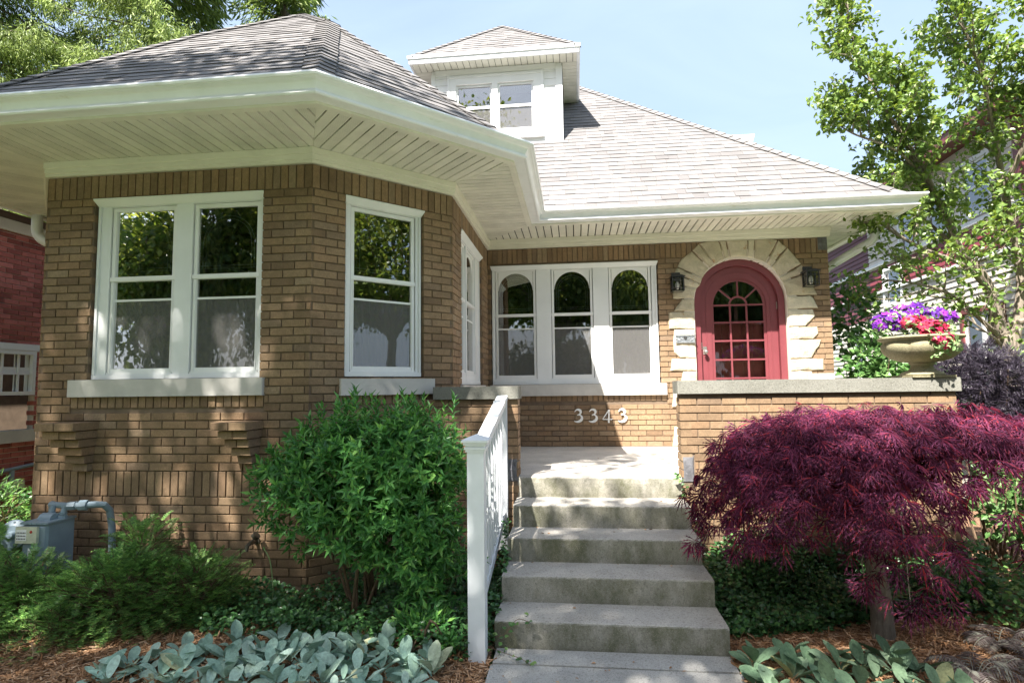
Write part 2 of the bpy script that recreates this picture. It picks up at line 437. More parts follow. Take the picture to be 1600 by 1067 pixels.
# ------------------------------------------------------------------ mesh helpers
class MB:
    """collects pieces of one mesh, in world coordinates"""
    def __init__(s):
        s.V = []; s.F = []; s.n = 0; s.M = []
    def add(s, V, F, mi=None):
        V = np.asarray(V, float)
        s.V.append(V)
        if len(F):
            if isinstance(F, np.ndarray):
                s.F.append(F+s.n); s.M.append(np.zeros(len(F), np.int32))
            else:
                by = {}
                for i, f in enumerate(F):
                    by.setdefault(len(f), []).append((f, mi[i] if mi else 0))
                for k in by:
                    s.F.append(np.array([f for f, _ in by[k]])+s.n); s.M.append(np.array([q for _, q in by[k]], np.int32))
        s.n += len(V)
        return s
    def box(s, x0, x1, y0, y1, z0, z1, fr=None):
        V = np.array([(x, y, z) for x in (x0, x1) for y in (y0, y1) for z in (z0, z1)], float)
        F = [(0, 1, 3, 2), (4, 6, 7, 5), (0, 4, 5, 1), (2, 3, 7, 6), (0, 2, 6, 4), (1, 5, 7, 3)]
        if fr is not None:
            V = fr.w(V)
        return s.add(V, F)
    def mesh(s, name, off=(0, 0, 0), smooth=False):
        V = np.concatenate(s.V)-np.asarray(off, float)
        me = bpy.data.meshes.new(name)
        nf = sum(len(f) for f in s.F)
        nl = sum(f.size for f in s.F)
        me.vertices.add(len(V)); me.vertices.foreach_set('co', V.astype(np.float32).ravel())
        me.loops.add(nl); me.polygons.add(nf)
        vi = np.concatenate([f.ravel() for f in s.F]).astype(np.int32)
        tot = np.concatenate([np.full(len(f), f.shape[1]) for f in s.F])
        st = np.concatenate([[0], np.cumsum(tot)[:-1]]).astype(np.int32)
        me.loops.foreach_set('vertex_index', vi)
        me.polygons.foreach_set('loop_start', st)
        me.polygons.foreach_set('use_smooth', np.full(nf, bool(smooth)))
        mi = np.concatenate(s.M)
        if mi.any(): me.polygons.foreach_set('material_index', mi)
        me.update(calc_edges=True)
        me.validate()
        return me

class Frame:
    """x along a wall, y outward from it, z up"""
    def __init__(s, o, ang):
        s.o = np.array([o[0], o[1], 0.0]); s.ang = ang
        s.u = np.array([math.cos(ang), math.sin(ang), 0]); s.n = np.array([math.sin(ang), -math.cos(ang), 0])
    def w(s, P):
        P = np.asarray(P, float)
        return s.o+P[..., :1]*s.u+P[..., 1:2]*s.n+P[..., 2:3]*np.array([0, 0, 1.0])

ROOT = {}
def thing(name, label, cat, loc=(0, 0, GZ), group=None):
    o = bpy.data.objects.new(name, None)
    o.empty_display_size = 0.2
    o.location = loc
    col.objects.link(o)
    o['label'] = label; o['category'] = cat
    if group: o['group'] = group
    return o
def rootof(p):
    while p.parent: p = p.parent
    return p
def part(name, mb, mat, parent, label=None, kind=None, smooth=False):
    r = rootof(parent)
    me = mb.mesh(name, tuple(r.location), smooth)
    for mm_ in (mat if isinstance(mat, tuple) else (mat,)): me.materials.append(MAT[mm_])
    o = bpy.data.objects.new(name, me)
    o.parent = parent
    col.objects.link(o)
    if label: o['label'] = label
    if kind: o['kind'] = kind
    return o
def solo(name, mb, mat, label=None, cat=None, group=None, kind=None, smooth=False):
    me = mb.mesh(name, (0, 0, 0), smooth)
    me.materials.append(MAT[mat])
    o = bpy.data.objects.new(name, me)
    col.objects.link(o)
    if label: o['label'] = label
    if cat: o['category'] = cat
    if group: o['group'] = group
    if kind: o['kind'] = kind
    return o
def inst(name, me, parent, M4):
    """an object sharing mesh data, placed in world coordinates under a parent part"""
    o = bpy.data.objects.new(name, me)
    o.parent = parent
    r = rootof(parent)
    o.matrix_local = Matrix.Translation(-Vector(r.location)) @ M4
    col.objects.link(o)
    return o

def tube(P, R, sides=8, cap=True):
    P = np.asarray(P, float); R = np.broadcast_to(np.asarray(R, float), (len(P),))
    T = np.gradient(P, axis=0)
    T /= np.linalg.norm(T, axis=1)[:, None]+1e-9
    ref = np.array([0, 0, 1.0]) if abs(T[0][2]) < 0.9 else np.array([1.0, 0, 0])
    a = np.cross(T[0], ref); a /= np.linalg.norm(a)
    V = []
    for i in range(len(P)):
        a = a-T[i]*(a@T[i]); a /= np.linalg.norm(a)+1e-9
        b = np.cross(T[i], a)
        th = np.arange(sides)*2*PI/sides
        V.append(P[i]+R[i]*(np.cos(th)[:, None]*a+np.sin(th)[:, None]*b))
    V = np.concatenate(V)
    F = []
    for i in range(len(P)-1):
        for k in range(sides):
            k2 = (k+1) % sides
            F.append((i*sides+k, i*sides+k2, (i+1)*sides+k2, (i+1)*sides+k))
    if cap:
        F.append(tuple(range(sides))[::-1])
        F.append(tuple((len(P)-1)*sides+k for k in range(sides)))
    return V, F
def lathe(prof, sides=24, centre=(0, 0, 0), squash=(1, 1), flute=None):
    """prof: list of (radius, z)"""
    V = []
    for j, (r, z) in enumerate(prof):
        for k in range(sides):
            t = 2*PI*k/sides
            rr = r*(flute(t, j) if flute else 1)
            V.append((centre[0]+rr*math.cos(t)*squash[0], centre[1]+rr*math.sin(t)*squash[1], centre[2]+z))
    F = []
    for j in range(len(prof)-1):
        for k in range(sides):
            k2 = (k+1) % sides
            F.append((j*sides+k, j*sides+k2, (j+1)*sides+k2, (j+1)*sides+k))
    F.append(tuple(range(sides))[::-1]); F.append(tuple((len(prof)-1)*sides+k for k in range(sides)))
    return V, F
def prism(poly, y0, y1, fr=None, cham=0.0, jitter=0.0):
    """poly of (x, z) in a wall frame pushed out from y0 to y1; the front edge can be chamfered"""
    n = len(poly)
    P = np.array(poly, float)
    area = 0.5*np.sum(P[:, 0]*np.roll(P[:, 1], -1)-np.roll(P[:, 0], -1)*P[:, 1])
    if area < 0: P = P[::-1]
    c = P.mean(0)
    rings = [(P, y0)]
    if cham > 0:
        d = P-c
        ln = np.linalg.norm(d, axis=1)[:, None]
        rings += [(P, y1-cham), (P-d/ln*cham*1.4, y1)]
    else:
        rings += [(P, y1)]
    V = []
    for R, y in rings:
        for x, z in R: V.append((x, y, z))
    V = np.array(V)
    if jitter: V[-n:, 1] += rng.normal(0, jitter, n)
    F = []
    for j in range(len(rings)-1):
        for k in range(n):
            k2 = (k+1) % n
            F.append((j*n+k, j*n+k2, (j+1)*n+k2, (j+1)*n+k))
    F.append(tuple(range(n))[::-1]); F.append(tuple((len(rings)-1)*n+k for k in range(n)))
    if fr is not None: V = fr.w(V)
    return V, F
def ringprism(outer, inner, y0, y1, fr=None):
    """open band between two equally long polylines of (x, z)"""
    n = len(outer)
    V = [(x, y, z) for y in (y0, y1) for L_ in (outer, inner) for x, z in L_]
    F = []
    o0, i0, o1, i1 = 0, n, 2*n, 3*n
    for k in range(n-1):
        F += [(o1+k, o1+k+1, i1+k+1, i1+k), (o0+k+1, o0+k, i0+k, i0+k+1), (o0+k, o0+k+1, o1+k+1, o1+k), (i0+k+1, i0+k, i1+k, i1+k+1)]
    F += [(o0, o1, i1, i0), (o0+n-1, i0+n-1, i1+n-1, o1+n-1)]
    V = np.array(V)
    if fr is not None: V = fr.w(V)
    return V, F
def clip(poly, a, b, c):
    """keep a*x+b*y+c >= 0"""
    out = []
    for i in range(len(poly)):
        p, q_ = poly[i], poly[(i+1) % len(poly)]
        dp, dq = a*p[0]+b*p[1]+c, a*q_[0]+b*q_[1]+c
        if dp >= 0: out.append(p)
        if (dp >= 0) != (dq >= 0):
            t = dp/(dp-dq)
            out.append((p[0]+t*(q_[0]-p[0]), p[1]+t*(q_[1]-p[1])))
    return out
def clip_convex(poly, cv):
    cv = list(cv)
    ar = sum(cv[i][0]*cv[(i+1) % len(cv)][1]-cv[(i+1) % len(cv)][0]*cv[i][1] for i in range(len(cv)))
    if ar < 0: cv = cv[::-1]
    for i in range(len(cv)):
        (x0, y0), (x1, y1) = cv[i], cv[(i+1) % len(cv)]
        poly = clip(poly, -(y1-y0), (x1-x0), (y1-y0)*x0-(x1-x0)*y0)
        if len(poly) < 3: return []
    return poly
def parea(p):
    return abs(sum(p[i][0]*p[(i+1) % len(p)][1]-p[(i+1) % len(p)][0]*p[i][1] for i in range(len(p))))/2
def isect(p, d, q_, e):
    t = ((q_[0]-p[0])*e[1]-(q_[1]-p[1])*e[0])/(d[0]*e[1]-d[1]*e[0])
    return (p[0]+t*d[0], p[1]+t*d[1])
def sweep(path, prof, closed=False):
    """path: plan polyline walked with the outside on the right; prof: (out, z)"""
    n = len(path)
    dirs = [np.array([path[i+1][0]-path[i][0], path[i+1][1]-path[i][1]])for i in range(n-1)]
    dirs = [d/np.linalg.norm(d) for d in dirs]
    V = []
    for i in range(n):
        if i == 0: m = np.array([dirs[0][1], -dirs[0][0]])
        elif i == n-1: m = np.array([dirs[-1][1], -dirs[-1][0]])
        else:
            a = np.array([dirs[i-1][1], -dirs[i-1][0]]); b = np.array([dirs[i][1], -dirs[i][0]])
            m = (a+b)/(1+a@b)
        for o, z in prof: V.append((path[i][0]+m[0]*o, path[i][1]+m[1]*o, z))
    k = len(prof)
    F = []
    for i in range(n-1):
        for j in range(k):
            j2 = (j+1) % k
            F.append((i*k+j, i*k+j2, (i+1)*k+j2, (i+1)*k+j))
    F.append(tuple(range(k))[::-1]); F.append(tuple((n-1)*k+j for j in range(k)))
    return V, F

# leaves: a template copied to many places by numpy
def leaf_tpl(w, fold=0.15, droop=0.15, mid=0.42):
    V = np.array([(0, 0, 0), (-w, mid, fold*w), (0, mid, -0.03), (w, mid, fold*w), (0, 1, -droop)], float)
    F = np.array([(0, 2, 1), (0, 3, 2), (1, 2, 4), (2, 3, 4)])
    return V, F
def oval_tpl(w, fold=0.2, droop=0.2):
    V = np.array([(0, 0, 0), (-w*0.8, .25, fold*w), (0, .25, 0), (w*0.8, .25, fold*w), (-w, .6, fold*w-.02), (0, .6, -.03), (w, .6, fold*w-.02), (0, 1, -droop)], float)
    F = [(0, 2, 1), (0, 3, 2), (1, 2, 5, 4), (2, 3, 6, 5), (4, 5, 7), (5, 6, 7)]
    F3 = []
    for f in F:
        F3.append(f[:3])
        if len(f) == 4: F3.append((f[0], f[2], f[3]))
    return V, np.array(F3)
def basis(D, U):
    D = D/(np.linalg.norm(D, axis=1)[:, None]+1e-9)
    X = np.cross(D, U); X /= np.linalg.norm(X, axis=1)[:, None]+1e-9
    Z = np.cross(X, D)
    return np.stack([X, D, Z], axis=2)
def scatter(mb, tpl, P, D, U, S):
    V, F = tpl
    R = basis(np.asarray(D, float), np.asarray(U, float))
    W = np.einsum('nij,kj->nki', R, V)*np.asarray(S)[:, None, None]+np.asarray(P)[:, None, :]
    N_ = len(P); k = len(V)
    FF = (F[None]+(np.arange(N_)*k)[:, None, None]).reshape(-1, F.shape[1])
    mb.add(W.reshape(-1, 3), FF)
def rv(n, s=1.0):
    return rng.normal(0, s, (n, 3))

# ================================================================== SETTING
c_ = 0.0677          # one brick course
g = MB(); g.add([(-400, -400, GZ-0.04), (400, -400, GZ-0.04), (400, 400, GZ-0.04), (-400, 400, GZ-0.04)], [(0, 1, 2, 3)])
solo('ground', g, 'lawn', kind='structure')
# planting bed: a gently uneven sheet of bark mulch
def ground_h(x, y):
    # bed is level by the walk and a little higher to the right and against the house
    return GZ+0.02*np.sin(1.7*x+0.4)*np.cos(2.1*y)+0.012*np.sin(5*x)*np.sin(4.3*y)+0.012
def sheet(x0, x1, y0, y1, nx, ny, hf):
    X, Y = np.meshgrid(np.linspace(x0, x1, nx), np.linspace(y0, y1, ny), indexing='ij')
    V = np.stack([X, Y, hf(X, Y)], -1).reshape(-1, 3)
    I = np.arange(nx*ny).reshape(nx, ny)
    F = np.stack([I[:-1, :-1], I[1:, :-1], I[1:, 1:], I[:-1, 1:]], -1).reshape(-1, 4)
    return V, F
g = MB(); g.add(*sheet(-6.25, 0.60, -5.2, -1.6, 90, 50, ground_h)); solo('planting_bed', g, 'mulch', kind='structure', smooth=True)
g = MB(); g.add(*sheet(2.07, 6.9, -5.2, 0.5, 60, 60, ground_h)); solo('planting_bed', g, 'mulch', kind='structure', smooth=True)
g = MB(); g.box(0.615, 2.06, -11.5, -4.07, GZ-0.15, GZ+0.008); g.box(0.625, 2.05, -4.062, -3.87, GZ-0.15, GZ+0.014)
solo('walkway', g, 'walk', kind='structure')
g = MB(); g.box(-200, 200, -13.3, -11.5, GZ-0.1, GZ+0.004); solo('sidewalk', g, 'walk', kind='structure')
g = MB(); g.box(-200, 200, -24, -16, GZ-0.1, GZ-0.004); solo('road', g, 'asphalt', kind='structure')
g = MB(); g.box(0.0, 4.30, -2.50, 0.0, -0.16, 0.0); solo('porch_floor', g, 'slab', kind='structure')

# ================================================================== FRONT STEPS
st = thing('front_steps', 'weathered grey concrete steps with green stained risers leading up to the porch', 'steps', (1.33, -3.2, GZ))
XS0, XS1, YP, TR, RI = 0.634, 2.028, -2.54, 0.330, 0.1737
def worn_box(x0, x1, y0, y1, z0, z1, seed, nx=70, nos=0.012):
    """a cast step with a rounded, slightly chipped nosing"""
    r = np.random.default_rng(seed)
    prof = [(y1, z0), (y0+0.012, z0), (y0+0.004, z0+0.25*(z1-z0)), (y0, z1-0.05), (y0+0.001, z1-nos), (y0+nos*0.35, z1-nos*0.3), (y0+nos, z1), (y0+0.1, z1+0.001), (y1, z1)]
    V = []; k = len(prof)
    w = np.cumsum(r.normal(0, 1, nx)); w = (w-np.linspace(w[0], w[-1], nx))
    w = w/max(1e-6, np.abs(w).max())
    for i in range(nx):
        x = x0+(x1-x0)*i/(nx-1)
        for j, (y, z) in enumerate(prof):
            ch = r.normal(0, 0.0007) if 3 <= j <= 6 else 0
            if r.random() < 0.02 and 4 <= j <= 5: ch += 0.003
            V.append((x, y+ch+0.003*w[i]*(1 if j < 7 else 0), z-abs(ch)*0.5))
    F = []
    for i in range(nx-1):
        for j in range(k-1):
            F.append((i*k+j, (i+1)*k+j, (i+1)*k+j+1, i*k+j+1))
    F.append(tuple(range(k))); F.append(tuple((nx-1)*k+j for j in range(k))[::-1])
    return V, F
for i in range(5):
    m = MB()
    z1 = -i*RI; y0 = YP-i*TR
    y1 = y0+TR+0.02 if i else y0+0.05
    sl = 0.006*i
    if i == 0: m.add(*worn_box(XS0, XS1, y0, y0+0.045, z1-RI-0.01, z1+0.001, 5))
    else: m.add(*worn_box(XS0-sl, XS1+sl, y0, y0+TR+0.012, GZ-0.1, z1, 5+i))
    part('step', m, 'step', st)

# ================================================================== HOUSE
house = thing('brick_bungalow', 'tan brick bungalow with octagonal front bay, grey hip roof and maroon arched door', 'house', (0, 0, GZ))
SB, KB, FB = 2.2327, 0.9666, 2.4031
L2, L3, L4, L5, L6 = (-KB-FB, -SB-KB), (-KB, -SB-KB), (0, -SB), (0, 0), (4.381, 0)
L1 = (-2*KB-FB, -SB)
BACK = 9.5
FR = {'front': Frame(L2, 0), 'angle': Frame(L3, PI/4), 'side': Frame(L4, PI/2), 'main': Frame(L5, 0), 'right': Frame((4.381, 0.095), PI/2),
      'left45': Frame(L1, -PI/4), 'left': Frame((L1[0], BACK), -PI/2)}
LEN = {'front': FB, 'angle': KB*2**.5, 'side': SB, 'main': 4.381, 'right': BACK-0.095, 'left45': KB*2**.5, 'left': BACK+SB}
CAMP = np.array([1.154, -7.596, 0.7817])
DX, DZ, DR = 3.275, 1.832, 0.575          # centre, spring and radius of the door opening
def door_hole(z):
    if z <= DZ: return (DX-DR, DX+DR)
    if z < DZ+DR:
        h = math.sqrt(DR**2-(z-DZ)**2)
        return (DX-h, DX+h)
    return None
def rect_hole(u0, u1, z0, z1):
    return lambda z: (u0, u1) if z0 < z < z1 else None
HOLES = {
    'front': [rect_hole(0.455, 1.975, 13*c_, 36*c_)],
    'angle': [rect_hole(0.295, 1.045, 13*c_, 36*c_)],
    'side': [rect_hole(0.43, 1.75, 12*c_, 36*c_)],
    'main': [rect_hole(0.048, 2.245, 12*c_, 2.42), door_hole],
    'right': [], 'left45': [], 'left': []}
BRICK_CACHE = {}
def brick_geo(w, h, dep=0.09, ch=0.0022):
    x, z = w/2, h/2
    V = [(-x, -dep, -z), (x, -dep, -z), (x, -dep, z), (-x, -dep, z), (-x, -ch, -z), (x, -ch, -z), (x, -ch, z), (-x, -ch, z),
         (-x+ch, 0, -z+ch), (x-ch, 0, -z+ch), (x-ch, 0, z-ch), (-x+ch, 0, z-ch)]
    F = [(0, 4, 5, 1), (1, 5, 6, 2), (2, 6, 7, 3), (3, 7, 4, 0), (4, 8, 9, 5), (5, 9, 10, 6), (6, 10, 11, 7), (7, 11, 8, 4), (8, 11, 10, 9)]
    return np.array(V, float), F
def brick_mesh(w, h, mat, dep=0.09):
    k = (round(w, 3), round(h, 3), mat, dep)
    if k not in BRICK_CACHE:
        m = MB(); m.add(*brick_geo(k[0], k[1], dep))
        me = m.mesh('brick'); me.materials.append(MAT[mat]); BRICK_CACHE[k] = me
    return BRICK_CACHE[k]
JT = 0.0092
def lay(fr, L, z0, z1, holes, unit=0.203, off=0.0, specials=(), y=0.0):
    """running bond; returns bricks as (u0, u1, z0, z1, y)"""
    out = []
    for s in specials:       # soldier and rowlock bands
        u0, u1, a, b, w = s
        n = max(1, round((u1-u0)/w)); w = (u1-u0)/n
        for i in range(n):
            p, q_ = u0+i*w, u0+(i+1)*w
            zc = (a+b)/2
            ok = True
            for h in holes:
                r = h(zc)
                if r and r[0]-0.02 < (p+q_)/2 < r[1]+0.02: ok = False
            if ok: out.append((p+JT/2, q_-JT/2, a+JT/2, b-JT/2, y))
    k0, k1 = round(z0/c_), round(z1/c_)
    for k in range(k0, k1):
        za, zb = k*c_, (k+1)*c_
        iv = [(0.0, L)]
        blk = []
        for h in holes:
            r = [h(z) for z in (za+0.01, (za+zb)/2, zb-0.01)]
            r = [x for x in r if x]
            if len(r) >= 2: blk.append((min(x[0] for x in r), max(x[1] for x in r)))
        for (u0, u1, a, b, w) in specials:
            if min(b, zb)-max(a, za) > 0.015: blk.append((u0, u1))
        for (p, q_) in blk:
            n2 = []
            for (x, y_) in iv:
                if q_ <= x or p >= y_: n2.append((x, y_)); continue
                if p > x: n2.append((x, p))
                if q_ < y_: n2.append((q_, y_))
            iv = n2
        sh = off+(unit/2 if k % 2 else 0)
        for (x, y_) in iv:
            a = math.floor((x-sh)/unit)*unit+sh
            while a < y_-1e-6:
                p, q_ = max(a, x), min(a+unit, y_)
                if q_-p > 0.03: out.append((p+(JT/2 if p > 0.001 else 0), q_-(JT/2 if q_ < L-0.001 else 0), za+JT/2, zb-JT/2, y))
                a += unit
    return out
def backing(fr, L, z0, z1, holes, mb, t0=-0.012, t1=-0.21, step=None, specials=()):
    zs = np.arange(z0, z1+1e-6, step or c_/2)
    rows = []
    for a, b in zip(zs[:-1], zs[1:]):
        zc = (a+b)/2; iv = [(0.0, L)]
        for h in holes:
            r = h(zc)
            if r:
                r = (r[0]-0.01, r[1]+0.01)
                n2 = []
                for (x, y_) in iv:
                    if r[1] <= x or r[0] >= y_: n2.append((x, y_)); continue
                    if r[0] > x: n2.append((x, r[0]))
                    if r[1] < y_: n2.append((r[1], y_))
                iv = n2
        if rows and rows[-1][2] == iv: rows[-1][1] = b
        else: rows.append([a, b, iv])
    for a, b, iv in rows:
        for x, y_ in iv: mb.box(x, y_, t1, t0, a, b, fr)
WALLS = {}
ALLB = []
def wall(key, z0, z1, specials, off=0.0, label=None, bricks=True):
    fr, L = FR[key], LEN[key]
    mb = MB(); backing(fr, L, z0, z1, HOLES[key], mb)
    w = part('wall', mb, 'mortar', house, label)
    WALLS[key] = w
    if bricks:
        for b in lay(fr, L, z0, z1, HOLES[key], off=off, specials=specials): ALLB.append((key, b))
SOLD = (36*c_, 39*c_)
wall('front', -14*c_, 39*c_, [(0, FB, *SOLD, c_), (0.0, FB, -1*c_, 2*c_, c_), (0.31, 2.02, 11*c_-0.10, 11*c_, c_)], 0.03)
wall('angle', -14*c_, 39*c_, [(0, LEN['angle'], *SOLD, c_), (0, LEN['angle'], -1*c_, 2*c_, c_), (0.25, 1.145, 11*c_-0.10, 11*c_, c_)], 0.12)
wall('side', -2*c_, 39*c_, [(0, SB, *SOLD, c_)], 0.05)
wall('main', -2*c_, 39*c_, [(0, 4.381, *SOLD, c_), (0.02, 2.32, 10*c_-0.095, 10*c_, c_)], 0.02)
wall('left45', -14*c_, 39*c_, [(0, LEN['left45'], *SOLD, c_), (0, LEN['left45'], -1*c_, 2*c_, c_)], 0.08)
wall('right', -14*c_, 39*c_, [], 0.0)
wall('left', -14*c_, 39*c_, [], 0.0, bricks=False)
def bscore(t):
    key, b = t
    fr = FR[key]
    P = fr.w(np.array([[(b[0]+b[1])/2, 0, (b[2]+b[3])/2]]))[0]
    d = P-CAMP; D = np.linalg.norm(d)
    hidden = 1.0
    if key == 'right' or key == 'left45': hidden = 0.01
    if key in ('front', 'angle') and P[2] < -0.45: hidden = 0.02
    if key == 'angle' and P[2] < 0.7: hidden = 0.02
    if key == 'front' and P[2] < 0.1 and P[0] > -1.3: hidden = 0.1
    return -hidden*(b[1]-b[0])*(b[3]-b[2])*abs(fr.n@d)/D**3
order = sorted(ALLB, key=bscore)
def put_brick(key_fr, b, parent, mat='brick', dep=0.09):
    u0, u1, z0, z1, y = b
    me = brick_mesh(u1-u0, z1-z0, mat, dep)
    fr = key_fr
    P = fr.w(np.array([[(u0+u1)/2, y+rng.normal(0, 0.0013), (z0+z1)/2]]))[0]
    # the brick mesh faces +y; turn +y to the wall's outward direction
    M4 = Matrix(((fr.u[0], fr.n[0], 0, P[0]), (fr.u[1], fr.n[1], 0, P[1]), (0, 0, 1, P[2]), (0, 0, 0, 1)))
    rot = Matrix.Rotation(rng.normal(0, 0.0025), 4, 'Y')
    return inst('brick', me, parent, M4 @ rot)
def join_bricks(fr, bs, parent, mat='brick', dep=0.09):
    m = MB()
    for (u0, u1, z0, z1, y) in bs:
        V, F = brick_geo(u1-u0, z1-z0, dep)
        a = rng.normal(0, 0.0025)
        V = np.stack([V[:, 0]*math.cos(a)-V[:, 2]*math.sin(a), V[:, 1], V[:, 0]*math.sin(a)+V[:, 2]*math.cos(a)], 1)
        V = V+np.array([(u0+u1)/2, y+rng.normal(0, 0.0013), (z0+z1)/2])
        m.add(fr.w(V), F)
    if bs: part('brickwork', m, mat, parent, kind='stuff')
for key, b in order[:300]: put_brick(FR[key], b, WALLS[key])
rest = {}
for key, b in order[300:]: rest.setdefault(key, []).append(b)
for key, bs in rest.items(): join_bricks(FR[key], bs, WALLS[key])
# back wall and the room's floor close the house
m = MB(); m.box(L1[0], 4.38, BACK-0.2, BACK, GZ-0.1, 2.64); part('wall', m, 'mortar', house)
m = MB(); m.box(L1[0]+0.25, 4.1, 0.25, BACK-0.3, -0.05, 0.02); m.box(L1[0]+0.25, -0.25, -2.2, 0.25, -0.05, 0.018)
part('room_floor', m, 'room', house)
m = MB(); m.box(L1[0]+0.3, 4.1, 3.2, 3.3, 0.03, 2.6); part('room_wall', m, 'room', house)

# corbelled brick brackets under the bay window
for cx0, cx1 in ((-3.13, -2.785), (-1.635, -1.345)):
    root = None
    cb = MB(); w0 = cx1-cx0; cc = (cx0+cx1)/2
    cb.box(cc-0.04, cc+0.04, -0.10, -0.05, 2*c_, 8*c_, Frame((0, -SB-KB), 0))
    bk = part('window_box_bracket', cb, 'mortar', house)
    for i in range(6):
        pr = 0.25-0.04*i; hw = w0/2-0.021*i
        cxm = cc+0.012*i
        z1 = (8-i)*c_; z0 = (7-i)*c_
        nb = 2 if i < 3 else 1
        fr = Frame((0, -SB-KB), 0)
        for k in range(nb):
            a = cxm-hw+2*hw*k/nb; b = cxm-hw+2*hw*(k+1)/nb
            V, F = brick_geo(b-a-0.006, z1-z0-0.007, pr+0.01, 0.003)
            mm = MB(); mm.add(fr.w(V+np.array([(a+b)/2, pr, (z0+z1)/2])), F)
            part('brick', mm, 'brick', bk)

